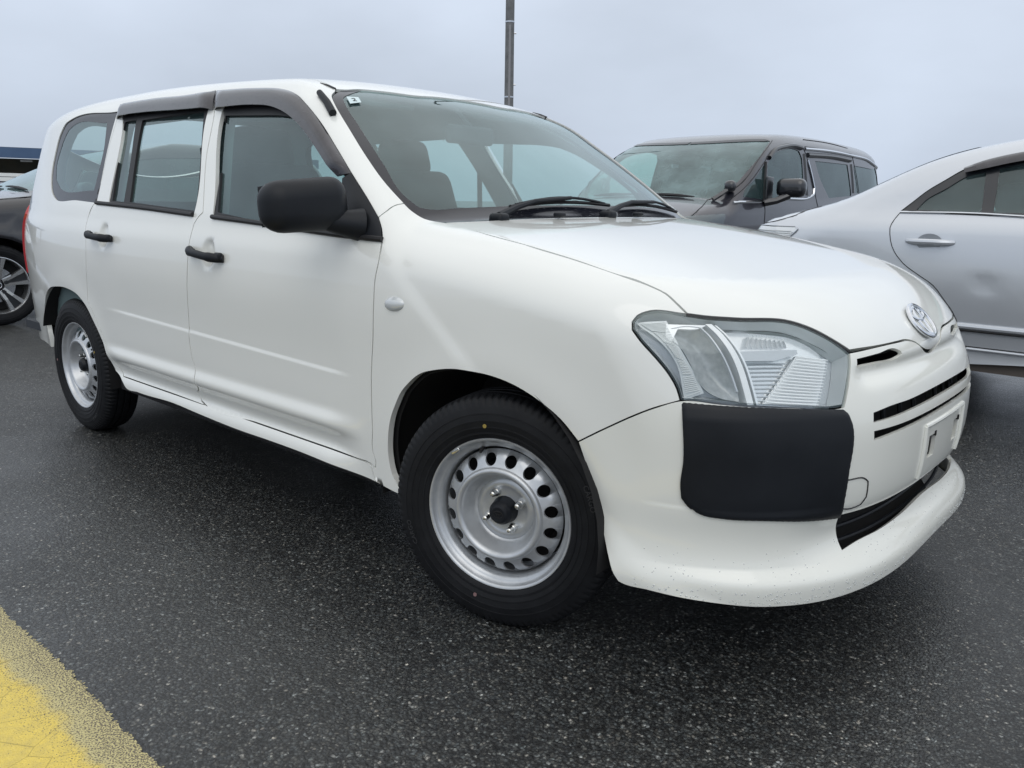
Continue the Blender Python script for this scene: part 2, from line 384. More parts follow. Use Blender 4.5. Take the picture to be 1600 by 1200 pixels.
def van_dark_body():
    """tall dark minivan, own frame: nose to +x, front axle x=0"""
    A = cspl([-4.1, -3.8, -3.3, -2, -1, -.3, .2, .5, .8], [-.16, -.07, -.02, 0, 0, -.005, -.03, -.08, -.18])
    B = cspl([.2, .4, .7, .9, 1.0, 1.08], [.88, .915, .925, .922, .915, .90])
    G = cspl([1.08, 1.2, 1.4, 1.6, 1.75, 1.9, 2.0], [0, -.018, -.055, -.105, -.16, -.225, -.27])
    HZ = cspl([-.9, -.5, -.1, .2, .5, .75, .9], [1.22, 1.17, 1.125, 1.075, .99, .88, .75])
    ZR = cspl([-4.1, -3.8, -3.2, -2.2, -1.5, -1.1, -.8], [1.63, 1.69, 1.735, 1.755, 1.745, 1.715, 1.66])
    WS = cspl([1.0, 1.15, 1.3, 1.45, 1.6, 1.75, 1.85], [.12, -.08, -.27, -.48, -.72, -1.0, -1.25])
    def F(x, y, z):
        ay = np.abs(y); zl = np.minimum(z, 1.08)
        side = ay-(A(x)+B(zl)+np.where(z > 1.08, G(z), 0))
        front = x-(.92-.35*ay**2-.25*ay**4)
        rear = (-3.98+.09*ay**2+np.maximum(z-1.1, 0)*.10)-x
        low = rmax(rmax(rmax(side, front, .12), rear, .1), (z-(HZ(np.maximum(x, -.9))-.05*ay**2-.05*ay**4))*.95, .10)
        up = rmax(rmax(side*.98, (x-(WS(z)-.11*ay**2-.10*ay**4))*.75, .06), rear, .1)
        up = rmax(up, z-(ZR(x)-.03*ay**2-.05*ay**4), .12)
        return np.maximum(smin(low, up, .03), .15-z)
    return F

# ---------------------------------------------------------------- panel builder: outlines cut out of a smooth body surface
def dens(poly, step, closed=True, corner=32):
    P = np.array(poly, float)
    keep = [0]
    for i in range(1, len(P)):
        if np.linalg.norm(P[i]-P[keep[-1]]) > 1e-4: keep.append(i)
    if closed and np.linalg.norm(P[keep[-1]]-P[0]) < 1e-4: keep.pop()
    P = P[keep]; n = len(P); cornerf = np.zeros(n, bool)
    for i in range(n):
        a = P[i]-P[i-1]; b = P[(i+1) % n]-P[i]
        c = np.dot(a, b)/(np.linalg.norm(a)*np.linalg.norm(b)+1e-12)
        cornerf[i] = c < math.cos(math.radians(corner))
    if not closed: cornerf[0] = cornerf[-1] = True
    out = []
    for i in range(n if closed else n-1):
        p1 = P[i]; p2 = P[(i+1) % n]; L = np.linalg.norm(p2-p1); k = max(1, int(round(L/step)))
        def tan(j, oth):
            if cornerf[j]: return None
            a = P[j]-P[j-1]; b = P[(j+1) % n]-P[j]; la, lb = np.linalg.norm(a), np.linalg.norm(b)
            return (a/la*lb+b/lb*la)/(la+lb)
        t1, t2 = tan(i, 0), tan((i+1) % n, 0); ch = (p2-p1)/L
        if t1 is None and t2 is None: t1 = t2 = ch
        elif t1 is None: t1 = 2*ch*np.dot(ch, t2)-t2 if False else ch
        elif t2 is None: t2 = ch
        for q in range(k):
            t = q/k; h = (2*t**3-3*t*t+1, t**3-2*t*t+t, -2*t**3+3*t*t, t**3-t*t)
            out.append(h[0]*p1+h[1]*L*t1+h[2]*p2+h[3]*L*t2)
    if not closed: out.append(P[-1])
    return np.array(out)
def area2(P): x, y = P[:, 0], P[:, 1]; return np.sum(x*np.roll(y, -1)-np.roll(x, -1)*y)
def inset(P, g):
    if g == 0: return P
    s = 1 if area2(P) > 0 else -1
    a = P-np.roll(P, 1, 0); b = np.roll(P, -1, 0)-P
    a /= np.linalg.norm(a, axis=1)[:, None]+1e-12; b /= np.linalg.norm(b, axis=1)[:, None]+1e-12
    na = np.stack([-a[:, 1], a[:, 0]], 1); nb = np.stack([-b[:, 1], b[:, 0]], 1)
    m = na+nb; m /= np.linalg.norm(m, axis=1)[:, None]+1e-12
    c = np.clip(np.sum(m*na, 1), .45, 1)
    return P+s*g*m/c[:, None]
def inpoly(Q, P):
    x, y = Q[:, 0], Q[:, 1]; r = np.zeros(len(Q), bool); n = len(P)
    for i in range(n):
        x1, y1 = P[i]; x2, y2 = P[(i+1) % n]
        if y1 == y2: continue
        c = ((y1 > y) != (y2 > y)); r ^= c & (x < (x2-x1)*(y-y1)/(y2-y1)+x1)
    return r
def surf_pts(F, U, mp, off, yc=0.):
    O, D = mp(U)
    P, ok = cast(F, O, D, .0, 1.9, 76)
    n = grad(F, P); P = P+n*off
    return P, n, ok
def panel_mesh(name, F, outline, holes, mp, step=.02, off=0., thick=.012, gap=.0022, bstep=None, fn=None, yc=0., corner=32, warp=None, stepv=None, shear=0., dense=()):
    bstep = bstep or step*.7
    loops = [inset(dens(outline, bstep, corner=corner), gap)]+[inset(dens(h, bstep, corner=corner), -gap*.2) for h in holes]
    B = np.concatenate(loops); lo = B.min(0); hi = B.max(0)
    sv = stepv or step
    gx, gy = np.meshgrid(np.arange(lo[0]+step/2, hi[0], step), np.arange(lo[1]+sv/2-.05*bool(shear), hi[1]+.05*bool(shear), sv))
    gy = gy+shear*(gx-(lo[0]+hi[0])/2)
    G = np.stack([gx.ravel(), gy.ravel()], 1)
    for cx_, cv_, rad, st_ in dense:
        G = G[(np.abs(G[:, 0]-cx_) > rad) | (np.abs(G[:, 1]-cv_) > rad)]
        dx, dy = np.meshgrid(np.arange(cx_-rad, cx_+rad+1e-6, st_), np.arange(cv_-rad, cv_+rad+1e-6, st_)); G = np.concatenate([G, np.stack([dx.ravel(), dy.ravel()], 1)])
    ins = inpoly(G, loops[0])
    for h in loops[1:]: ins &= ~inpoly(G, h)
    G = G[ins]
    if len(G):
        dm = np.full(len(G), 9.)
        for c in range(0, len(B), 400): dm = np.minimum(dm, np.sqrt(((G[:, None]-B[None, c:c+400])**2).sum(2)).min(1))
        G = G[dm > min(step, sv)*.38]
    U = np.concatenate([B, G]); edges = []; o = 0
    for l in loops:
        n = len(l); edges += [(o+i, o+(i+1) % n) for i in range(n)]; o += n
    vs, es, fs, ov, oe, of = delaunay_2d_cdt([Vector(u) for u in U], edges, [], 0, 1e-6)
    U2 = np.array([tuple(v) for v in vs]); T = np.array([f for f in fs])
    cen = U2[T].mean(1); k = inpoly(cen, loops[0])
    for h in loops[1:]: k &= ~inpoly(cen, h)
    T = T[k]
    if fn: P, n = fn(U2)
    else: P, n, ok = surf_pts(F, U2, mp, off)
    if warp is not None: P = warp(U2, P, n)
    a = P[T[:, 1]]-P[T[:, 0]]; b = P[T[:, 2]]-P[T[:, 0]]; cr = np.cross(a, b)
    flip = np.sum(cr*n[T[:, 0]], 1) < 0; T[flip] = T[flip][:, ::-1]
    # boundary edges from triangles -> return flange
    cnt = {}
    for t in T:
        for i in range(3):
            e = (t[i], t[(i+1) % 3]); cnt[e] = 1
    V = [tuple(p) for p in P]; Fc = [tuple(t) for t in T]; NN = [tuple(x) for x in n]; fn_ = [0]*len(Fc)
    bd = [e for e in cnt if (e[1], e[0]) not in cnt]
    if thick:
        back = {}; top = {}
        for e in bd:
            for v in e:
                if v not in back:
                    back[v] = len(V); V.append(tuple(P[v]-n[v]*thick)); NN.append((0, 0, 0))
        for a_, b_ in bd: Fc.append((b_, a_, back[a_], back[b_])); fn_.append(1)
    return V, Fc, NN, fn_
def panel(name, F, outline, mp, m, parent, holes=(), mirror=None, yc=0., label=None, kind=None, **k):
    """mirror: None (near side only), 'copy' (second object on the far side)"""
    V, Fc, NN, fl = panel_mesh(name, F, outline, holes, mp, **k)
    res = []
    for side in ((0, 1) if mirror == 'copy' else ((1,) if mirror == 'far' else (0,))):
        Vv = [(v[0], (-v[1] if side else v[1])+yc, v[2]) for v in V]
        ff = [tuple(reversed(f)) for f in Fc] if side else Fc
        nn = [(x[0], -x[1], x[2]) for x in NN] if side else NN
        Vv = [(v[0]-BASE.x, v[1]-BASE.y, v[2]-BASE.z) for v in Vv]
        me = bpy.data.meshes.new(name); me.from_pydata(Vv, [], ff); me.update()
        me.polygons.foreach_set('use_smooth', [True]*len(me.polygons))
        cn = []
        for p, f in zip(me.polygons, fl):
            if f: pn = tuple(p.normal); cn += [pn]*len(p.vertices)
            else: cn += [nn[v] for v in p.vertices]
        if k.get('warp') is None: me.normals_split_custom_set(cn)
        else: me.set_sharp_from_angle(angle=math.radians(50))
        o = obj(name, me, m, parent, kind, label); res.append(o)
    return res[0] if len(res) == 1 else res
D = {
    'AP': [(-0.8993, 1.5681), (-0.843, 1.5133), (-0.7188, 1.399), (-0.611, 1.2964), (-0.525, 1.2147), (-0.4388, 1.1389)],
    'PF': [(-0.4388, 1.1389), (-0.4425, 1.1227), (-0.4427, 1.0906), (-0.4497, 1.0595)],
    'DFT': [(-0.4497, 1.0595), (-0.5103, 1.1199), (-0.6071, 1.2101), (-0.7149, 1.3106), (-0.8321, 1.4118), (-0.9239, 1.4769), (-1.03, 1.5384), (-1.1228, 1.5668), (-1.2896, 1.5868), (-1.5515, 1.6009)],
    'BG': [(-1.5515, 1.6009), (-1.4893, 1.4923), (-1.4358, 1.2775), (-1.3506, 1.0467), (-1.374, 1.0272)],
    'RG': [(-1.374, 1.0272), (-1.3942, 0.9968), (-1.3966, 0.9037), (-1.404, 0.8048), (-1.4186, 0.7059), (-1.4329, 0.6004), (-1.4322, 0.5067), (-1.4094, 0.4433), (-1.4046, 0.3947), (-1.4489, 0.3639), (-1.4294, 0.3348), (-1.38, 0.3237)],
    'FG': [(-0.4497, 1.0595), (-0.423, 1.0209), (-0.4032, 0.9786), (-0.3936, 0.9187), (-0.4007, 0.8579), (-0.403, 0.7928), (-0.409, 0.7067), (-0.4251, 0.5989), (-0.431, 0.5313), (-0.4359, 0.4293), (-0.4401, 0.3634), (-0.4307, 0.3419), (-0.4332, 0.3184), (-0.4579, 0.3103)],
    'FB': [(-0.4579, 0.3103), (-0.5191, 0.3153), (-0.7897, 0.3229), (-1.0591, 0.3256), (-1.38, 0.3237)],
    'RB': [(-1.38, 0.3237), (-1.6332, 0.3237), (-1.8515, 0.3261), (-1.9743, 0.3224), (-2.063, 0.3266)],
    'RA': [(-2.063, 0.3266), (-2.1144, 0.3735), (-2.1721, 0.4697), (-2.2473, 0.569), (-2.2916, 0.6211)],
    'RR_': [(-2.2916, 0.6211), (-2.2852, 0.6832), (-2.2744, 0.7371), (-2.266, 0.8848), (-2.2871, 0.9797), (-2.2607, 1.0625), (-2.2383, 1.0796)],
    'RW': [(-2.2383, 1.0796), (-2.2603, 1.2157), (-2.2873, 1.3695), (-2.3128, 1.5325), (-2.3383, 1.5995)],
    'DRT': [(-1.5515, 1.6009), (-1.7263, 1.5931), (-1.9887, 1.601), (-2.3383, 1.5995)],
    'BELT_F': [(-1.2769, 1.0237), (-1.0091, 1.0104), (-0.5736, 0.9849), (-0.4032, 0.9786)],
    'BELT_R': [(-2.2302, 1.0663), (-1.7623, 1.0473), (-1.4097, 1.0287)],
    'ARCH_R': [(-2.0254, 0.2919), (-2.0391, 0.3001), (-2.1294, 0.3383), (-2.1755, 0.4372), (-2.2538, 0.5361), (-2.3143, 0.5948), (-2.3855, 0.6318), (-2.5073, 0.6515), (-2.6631, 0.6467), (-2.7627, 0.6321), (-2.8415, 0.6011), (-2.9351, 0.5317), (-2.945, 0.535), (-2.962, 0.49), (-2.955, 0.44), (-2.93, 0.39), (-2.915, 0.333)],
    'SILL': [(-0.438, 0.2748), (-0.6006, 0.2824), (-0.7744, 0.2876), (-0.9631, 0.2877), (-1.1386, 0.2853), (-1.3972, 0.2898), (-1.6134, 0.2958), (-1.9022, 0.2875), (-2.0254, 0.2919)],
    'ARCH_F': [(0.3095, 0.5385), (0.2585, 0.5782), (0.1828, 0.6137), (0.1026, 0.6378), (0.0181, 0.6502), (-0.0438, 0.6528), (-0.1041, 0.6515), (-0.1713, 0.6392), (-0.2285, 0.6206), (-0.2818, 0.5816), (-0.3032, 0.5607), (-0.3286, 0.5212), (-0.3495, 0.4817), (-0.364, 0.4282), (-0.3676, 0.3609), (-0.3563, 0.3189), (-0.3337, 0.2889), (-0.325, 0.2649)],
    'HG_S': [(-0.317, 1.0886), (-0.1093, 1.0396), (0.031, 1.0112), (0.22, 0.9738), (0.3919, 0.9294), (0.4766, 0.9035), (0.5138, 0.8872), (0.5399, 0.8664), (0.5695, 0.8398)],
    'HG': [(-0.096, -0.6595), (0.2071, -0.6935), (0.3959, -0.6997), (0.5764, -0.7032), (0.7353, -0.7075), (0.8095, -0.6979), (0.8444, -0.693), (0.8779, -0.6964), (0.9182, -0.6987)],
    'FT': [(-0.4388, 1.1389), (-0.4088, 1.1135), (-0.3691, 1.0919), (-0.317, 1.0886)],
    'LIN': [(0.5695, 0.8405), (0.4691, 0.8411), (0.4497, 0.8319), (0.439, 0.8163), (0.4409, 0.7987), (0.4617, 0.778), (0.5023, 0.744), (0.5342, 0.7133), (0.5543, 0.6853), (0.5637, 0.6618)],
    'BGAP': [(0.5637, 0.6618), (0.5049, 0.6418), (0.3923, 0.5844), (0.3095, 0.5385)],
    'HL_B': [(0.5637, 0.6618), (0.6525, 0.6599), (0.7104, 0.6567), (0.8353, 0.6509), (0.9328, 0.6431), (0.971, 0.6442)],
    'HL_R': [(0.971, 0.6442), (0.9958, 0.6882), (1.0179, 0.7312), (1.0234, 0.7485)],
    'HF_S': [(0.5695, 0.8398), (0.6127, 0.8351), (0.6953, 0.8302), (0.856, 0.8194), (0.9179, 0.7993), (0.9733, 0.7774), (1.0271, 0.752)],
    'HF': [(0.9182, -0.6987), (0.9403, -0.6756), (0.9739, -0.6256), (1.024, -0.5177), (1.0541, -0.4809), (1.0877, -0.4491), (1.1221, -0.4165)],
    'HF2_S': [(1.0271, 0.752), (1.1755, 0.7512), (1.3005, 0.7505), (1.3613, 0.7493), (1.4223, 0.7397), (1.4709, 0.7223), (1.5361, 0.7098)],
    'HF2': [(1.1221, -0.4165), (1.1328, -0.2977), (1.1376, -0.2006), (1.1399, -0.1547), (1.1513, -0.1101), (1.169, -0.0746), (1.1797, -0.0259)],
    'GUARD': [(0.5651, 0.6625), (0.5708, 0.6173), (0.5778, 0.5356), (0.5748, 0.4843), (0.579, 0.4546), (0.5981, 0.4347), (0.6295, 0.4208), (0.6776, 0.4158), (0.7663, 0.4135), (0.8663, 0.4056), (0.994, 0.3953), (0.9887, 0.4277), (0.9883, 0.4949), (0.9866, 0.6156), (0.9785, 0.63), (0.9643, 0.6408), (0.8352, 0.6497), (0.7031, 0.6566)],
    'LIPB': [(0.3095, 0.5385), (0.3546, 0.4422), (0.3849, 0.3565), (0.4096, 0.2913), (0.4267, 0.2572), (0.4408, 0.2421), (0.4542, 0.2392), (0.5117, 0.2395), (0.6011, 0.2349), (0.7313, 0.2273), (0.8234, 0.2211), (0.9543, 0.221), (1.0459, 0.236), (1.2143, 0.2699), (1.3507, 0.276)],
    'INT': [(0.995, 0.397), (1.102, 0.3891), (1.2328, 0.3966), (1.3908, 0.4055), (1.4904, 0.4136)],
    'INB': [(1.0171, 0.3156), (1.1155, 0.322), (1.2234, 0.3277), (1.3138, 0.3317), (1.4541, 0.3361)],
    'SL0': [(1.046, 0.7343), (1.1426, 0.7374), (1.271, 0.7365), (1.2906, 0.7307), (1.2946, 0.7246), (1.2612, 0.7188), (1.1384, 0.7184), (1.0423, 0.7173)],
    'SL1T': [(1.0738, 0.623), (1.1445, 0.6287), (1.2575, 0.6306), (1.3981, 0.6339), (1.56, 0.6375)],
    'SL1B': [(1.0713, 0.6031), (1.1534, 0.6044), (1.2874, 0.6085), (1.4795, 0.6119), (1.5777, 0.6151)],
    'SL2T': [(1.0736, 0.5837), (1.1969, 0.5846), (1.3466, 0.5873), (1.5323, 0.5926)],
    'SL2B': [(1.0751, 0.5639), (1.1677, 0.5686), (1.347, 0.5737), (1.5314, 0.5769)],
    'TOW': [(0.9889, 0.4861), (1.0561, 0.4797), (1.0681, 0.4719), (1.072, 0.4516), (1.0735, 0.4341), (1.0595, 0.417), (1.0281, 0.4126), (0.9956, 0.4168)],
    'PLATE': [(1.3342, 0.5513), (1.3362, 0.5059), (1.3479, 0.4444), (1.633, 0.5557)],
    'QW': [(-2.3358, 1.5612), (-2.8037, 1.5387), (-2.8513, 1.5198), (-2.8795, 1.476), (-2.8902, 1.3625), (-2.8764, 1.2326), (-2.8123, 1.1356), (-2.7432, 1.0985), (-2.4565, 1.0848), (-2.2342, 1.073)],
    'QG': [(-2.4087, 1.5086), (-2.7746, 1.4976), (-2.7967, 1.4853), (-2.8184, 1.4454), (-2.8355, 1.3764), (-2.8443, 1.3049), (-2.8072, 1.2106), (-2.7219, 1.1613), (-2.3143, 1.139), (-2.324, 1.2342), (-2.3394, 1.3482)],
    'FGL': [(-1.4094, 1.4741), (-1.2034, 1.4611), (-1.0481, 1.4489), (-0.9625, 1.4317), (-0.8851, 1.3945), (-0.7932, 1.329), (-0.7045, 1.2591), (-0.6318, 1.1996), (-0.5617, 0.9921), (-0.9874, 1.0222), (-1.2624, 1.0519), (-1.334, 1.2611)],
    'RGL': [(-2.0625, 1.4967), (-1.5746, 1.5071), (-1.504, 1.3367), (-1.4062, 1.0535), (-1.939, 1.0838), (-1.9974, 1.2762)],
    'RVG': [(-2.224, 1.4987), (-2.1197, 1.504), (-2.0537, 1.3263), (-1.9898, 1.083), (-2.0988, 1.088), (-2.162, 1.2973)],
    'FRF': [(-1.4353, 1.4968), (-1.2816, 1.0433)],
    'FRR': [(-1.5413, 1.5046), (-1.4101, 1.0423)],
    'RRR': [(-2.2423, 1.5067), (-2.1173, 1.0779)],
    'VIS_F': [(-1.5515, 1.6009), (-1.2896, 1.5868), (-1.1228, 1.5668), (-1.03, 1.5384), (-0.9239, 1.4769), (-0.8321, 1.4118), (-0.7149, 1.3106), (-0.6071, 1.2101)],
    'VIS_FB': [(-1.4899, 1.5008), (-1.4308, 1.4965), (-1.218, 1.4887), (-1.0971, 1.4743), (-0.99, 1.4385), (-0.8764, 1.3744), (-0.7602, 1.2845), (-0.658, 1.1971)],
    'VIS_R': [(-2.3455, 1.6003), (-1.9887, 1.601), (-1.7263, 1.5931), (-1.5565, 1.6014)],
    'VIS_RB': [(-2.3084, 1.5188), (-2.0255, 1.5162), (-1.6569, 1.5044), (-1.4992, 1.5015)],
    'SAIL': [(-0.6283, 1.1877), (-0.6071, 1.2101), (-0.5103, 1.1199), (-0.4497, 1.0595), (-0.423, 1.0209), (-0.4032, 0.9786), (-0.5625, 0.9855)],
    'WSN': [(0.363, -0.527), (0.4303, -0.5842), (0.5087, -0.6124), (0.6898, -0.6502), (0.8443, -0.6791), (0.9621, -0.6933), (1.0692, -0.6945), (1.1038, -0.6912), (1.1402, -0.681), (1.1696, -0.6595)],
    'WGL': [(0.4014, -0.4986), (0.4401, -0.5476), (0.5043, -0.5738), (0.6369, -0.6007), (0.8797, -0.647), (1.0551, -0.6701), (1.0874, -0.6612), (1.0989, -0.6391)],
    'RE_S': [(-0.317, 1.0886), (-0.2849, 1.152), (-0.2716, 1.3233), (-0.2545, 1.9267), (-0.2571, 3.1323)],
    'RE': [(-0.096, -0.6595), (-0.0499, -0.5445), (-0.0306, -0.3564), (-0.0063, -0.0985), (-0.0101, 0.197)],
    'WTT': [(-0.9321, 1.6151), (-0.9484, 1.6565), (-0.9532, 1.741), (-0.9392, 1.854), (-0.9165, 2.0181), (-0.8975, 2.2249)],
    'YEL': [(0.2014, 0.6286), (0.2104, 0.6074), (0.2233, 0.5771), (0.2406, 0.54), (0.2602, 0.5037), (0.2824, 0.4692)],
    'TL': [(-3.3482, 1.0801), (-3.3468, 1.0077), (-3.2751, 0.9319)],
    'S_WO': [(-0.0407, 1.0704), (0, 1.1368), (0.0537, 1.212), (0.1282, 1.2871), (0.2012, 1.3576), (0.2569, 1.3991), (0.3349, 1.4268), (0.4389, 1.4471)],
    'S_WI': [(0.0201, 1.0863), (0.064, 1.1498), (0.1386, 1.2242), (0.224, 1.3064)],
    'S_BELT': [(-0.0361, 1.0768), (0.0891, 1.0731), (0.2359, 1.0643), (0.3753, 1.058), (0.5091, 1.0481)],
    'S_DG': [(-0.0402, 1.0683), (-0.0601, 1.0207), (-0.0672, 0.9673), (-0.0606, 0.9292), (-0.0362, 0.8714), (-0.0005, 0.8152), (0.0223, 0.7834), (0.099, 0.7314), (0.1768, 0.6774), (0.2425, 0.6107), (0.2795, 0.5607), (0.3109, 0.5038)],
    'S_BAR': [(0.2928, 1.3135), (0.3175, 1.0742), (0.3098, 1.342), (0.3391, 1.0688)],
    'S_MT': [(0.3114, 0.5125), (0.4566, 0.5126), (0.5885, 0.5116)],
    'S_MB': [(0.3273, 0.4809), (0.46, 0.4803), (0.592, 0.4809)],
    'S_SL': [(0.3657, 0.3887), (0.6022, 0.3877)],
    'S_SB': [(0.3942, 0.3232), (0.6105, 0.3282)],
    'S_H': [(0.0275, 0.8975), (0.2384, 0.8974), (0.1285, 0.9196), (0.1377, 0.858)],
    'S_TL': [(-0.622, 0.9535), (-0.6082, 0.9373), (-0.6493, 0.8861), (-0.7292, 0.8856), (-0.8202, 0.8856)],
    'S_TR': [(-0.6835, 1.1036), (-0.6759, 1.0504), (-0.7818, 1.0175)],
    'S_DENT': [(0.3416, 0.6753)],
    'V_WS': [(-0.9739, 1.6331), (-0.6165, 1.4725), (-0.4134, 1.3703), (-0.2784, 1.2951), (-0.1602, 1.2426), (-0.0555, 1.2142)],
    'V_WT': [(-0.856, 2.0136), (-0.9739, 1.6331)],
    'V_WB': [(-0.02, 1.4739), (-0.0555, 1.2142)],
    'V_Q': [(-0.6917, 1.4241), (-0.6008, 1.1266), (-0.2478, 1.1413), (-0.2601, 1.1714), (-0.4657, 1.2983)],
    'V_FG': [(-0.7445, 1.431), (-0.7958, 1.4725), (-0.9455, 1.5223), (-1.1534, 1.5603), (-1.362, 1.5797), (-1.4966, 1.5607), (-1.5157, 1.5058), (-1.4824, 1.1683), (-1.0472, 1.1375), (-0.7127, 1.1158)],
    'V_DT': [(-0.7421, 1.4656), (-0.9578, 1.5452), (-1.1791, 1.5911), (-1.3865, 1.6054), (-1.5368, 1.6046), (-1.624, 1.5865), (-1.6472, 1.4955)],
    'V_SG': [(-1.8186, 1.4969), (-2.7191, 1.5012), (-2.7589, 1.211), (-2.7366, 1.1897), (-2.1167, 1.1515), (-1.9057, 1.3664)],
    'V_RG': [(-2.8953, 1.5035), (-3.8028, 1.4897), (1.0783, 0.8728), (-2.8789, 1.2209)],
    'V_CH': [(-0.1201, 1.0863), (-0.5834, 1.0968), (-1.0721, 1.1284), (-1.6961, 1.1676), (-1.7301, 1.1911), (-1.7382, 1.2475), (-1.6932, 1.3998), (-1.6451, 1.4901)],
    'V_CU': [(-1.6318, 1.5869), (-2.2439, 1.5893), (-2.8795, 1.5828), (-3.4246, 1.5733)],
    'V_G1': [(-0.7421, 1.4656), (-0.6763, 1.3034), (-0.617, 1.0596), (-0.6065, 0.9213)],
    'V_MIR': [(-0.9507, 1.2254)],
    'V_MIR2': [(-0.2218, 1.3199), (-0.037, 1.1948)],
    'V_LAMP': [(0.4481, 0.9794), (0.2454, 0.9887), (0.0705, 0.9946), (0.0747, 0.9643), (0.1064, 0.9125)],
    'V_HG': [(-0.0421, 1.203), (0.2405, 1.0798), (0.4444, 0.9942)],
    'L_DIV': [(0.6185, 0.8221), (0.6459, 0.7983), (0.6727, 0.7681), (0.6938, 0.7309), (0.7073, 0.6936), (0.7178, 0.6586)],
    'L_REF': [(0.6631, 0.815), (0.6936, 0.8199), (0.7803, 0.8135), (0.8643, 0.8018), (0.9187, 0.7837), (0.9565, 0.7624), (0.9602, 0.7412), (0.9349, 0.6923), (0.9069, 0.6486), (0.7388, 0.6597), (0.7272, 0.6997), (0.7109, 0.7346), (0.6884, 0.7705), (0.6708, 0.7923)],
    'L_IND': [(0.5381, 0.8104), (0.5731, 0.8172), (0.6088, 0.8149), (0.6332, 0.7935), (0.6588, 0.762), (0.6802, 0.7247), (0.6968, 0.6849), (0.7, 0.6648), (0.6521, 0.6714), (0.6228, 0.6843), (0.6064, 0.6977), (0.5841, 0.7351), (0.5617, 0.7661), (0.5211, 0.7935)],
    'L_FAC': [(0.713, 0.7788), (0.8492, 0.7769)],
    'L_FT': [(0.7257, 0.8088), (0.8517, 0.7971)],
    'L_SH': [(0.6992, 0.7656), (0.8594, 0.7669), (0.8607, 0.7583), (0.7923, 0.7457), (0.7111, 0.7458)],
    'L_RIB': [(0.8601, 0.7559), (0.9546, 0.744), (0.9035, 0.6513), (0.7634, 0.6618)],
    'L_MK': [(0.4577, 0.8173), (0.5144, 0.7832), (0.5578, 0.734), (0.5762, 0.6704)],
    'L_MK2': [(0.5189, 0.8244), (0.5529, 0.7657), (0.5927, 0.7099), (0.6086, 0.6824)],
    'L_IN2': [(0.5207, 0.82), (0.6233, 0.8221), (0.6088, 0.8149), (0.5504, 0.8094), (0.5356, 0.7802), (0.5213, 0.791)],
}

# ================================================================ GROUND
def f_asph(t, b):
    co = t.nodes.new('ShaderNodeTexCoord').outputs['Object']
    wn, _ = tex_noise(t, 90, 2, .5, co)
    wv = t.nodes.new('ShaderNodeVectorMath'); wv.operation = 'MULTIPLY_ADD'
    t.links.new(co, wv.inputs[0]); wv.inputs[1].default_value = (1, 1, 1)
    cw = t.nodes.new('ShaderNodeVectorMath'); cw.operation = 'SCALE'; cw.inputs['Scale'].default_value = .010
    wc = t.nodes.new('ShaderNodeTexNoise'); wc.inputs['Scale'].default_value = 70; wc.inputs['Detail'].default_value = 2; t.links.new(co, wc.inputs['Vector'])
    t.links.new(wc.outputs['Color'], cw.inputs[0]); t.links.new(cw.outputs[0], wv.inputs[2])
    v = t.nodes.new('ShaderNodeTexVoronoi'); v.inputs['Scale'].default_value = 138; t.links.new(wv.outputs[0], v.inputs['Vector'])
    v2 = t.nodes.new('ShaderNodeTexVoronoi'); v2.inputs['Scale'].default_value = 330; t.links.new(wv.outputs[0], v2.inputs['Vector'])
    sx = t.nodes.new('ShaderNodeSeparateColor'); t.links.new(v.outputs['Color'], sx.inputs[0])
    c = rmp(t, sx.outputs[0], [(0., (.007, .0075, .008)), (1., (.25, .25, .235)), (.40, (.024, .026, .026)), (.75, (.050, .054, .053)), (.95, (.092, .096, .091))])
    sx2 = t.nodes.new('ShaderNodeSeparateColor'); t.links.new(v2.outputs['Color'], sx2.inputs[0])
    c2 = rmp(t, sx2.outputs[1], [(0., (.35, .35, .36)), (1., (2.6, 2.6, 2.5)), (.9, (1.3, 1.3, 1.3))])
    c = mixc(t, 1., c, c2, 'MULTIPLY')
    hue = rmp(t, sx.outputs[1], [(.0, (1.08, 1., .92)), (1., (.93, 1.0, 1.06))]); c = mixc(t, 1., c, hue, 'MULTIPLY')
    ed = rmp(t, v.outputs['Distance'], [(.25, 1.35), (.70, .25)]); c = mixc(t, 1., c, ed, 'MULTIPLY')
    big, _ = tex_noise(t, .7, 4, .55, co); c = mixc(t, 1., c, rmp(t, big, [(.35, .8), (.7, 1.2)]), 'MULTIPLY')
    t.links.new(c, b.inputs['Base Color'])
    rn, _ = tex_noise(t, 1.1, 5, .6, co)
    t.links.new(rmp(t, rn, [(.35, .42), (.7, .6)]), b.inputs['Roughness'])
    t.links.new(rmp(t, rn, [(.35, .75), (.7, .35)]), b.inputs['Coat Weight']); b.inputs['Coat Roughness'].default_value = .30; b.inputs['Coat IOR'].default_value = 1.4
    h = t.nodes.new('ShaderNodeMath'); h.operation = 'MULTIPLY_ADD'; t.links.new(sx.outputs[2], h.inputs[0]); h.inputs[1].default_value = .6
    d2 = rmp(t, v.outputs['Distance'], [(.0, .6), (.8, 0.)]); t.links.new(d2, h.inputs[2])
    nb = bump(t, b, h.outputs[0], .55, .004)
    nb2 = bump(t, b, sx2.outputs[0], .25, .0018, nb)
    cb = t.nodes.new('ShaderNodeBump'); cb.inputs['Strength'].default_value = .30; cb.inputs['Distance'].default_value = .004; t.links.new(h.outputs[0], cb.inputs['Height']); t.links.new(cb.outputs[0], b.inputs['Coat Normal'])
ASPH = mat('wet_asphalt', spec=.5, fn=f_asph)
def sheet(x0, x1, y0, y1, z, n=1):
    return [(x0, y0, z), (x1, y0, z), (x1, y1, z), (x0, y1, z)], [(0, 1, 2, 3)]
part('asphalt_ground', sheet(-400, 400, -300, 500, 0), ASPH, None, False, kind='structure')
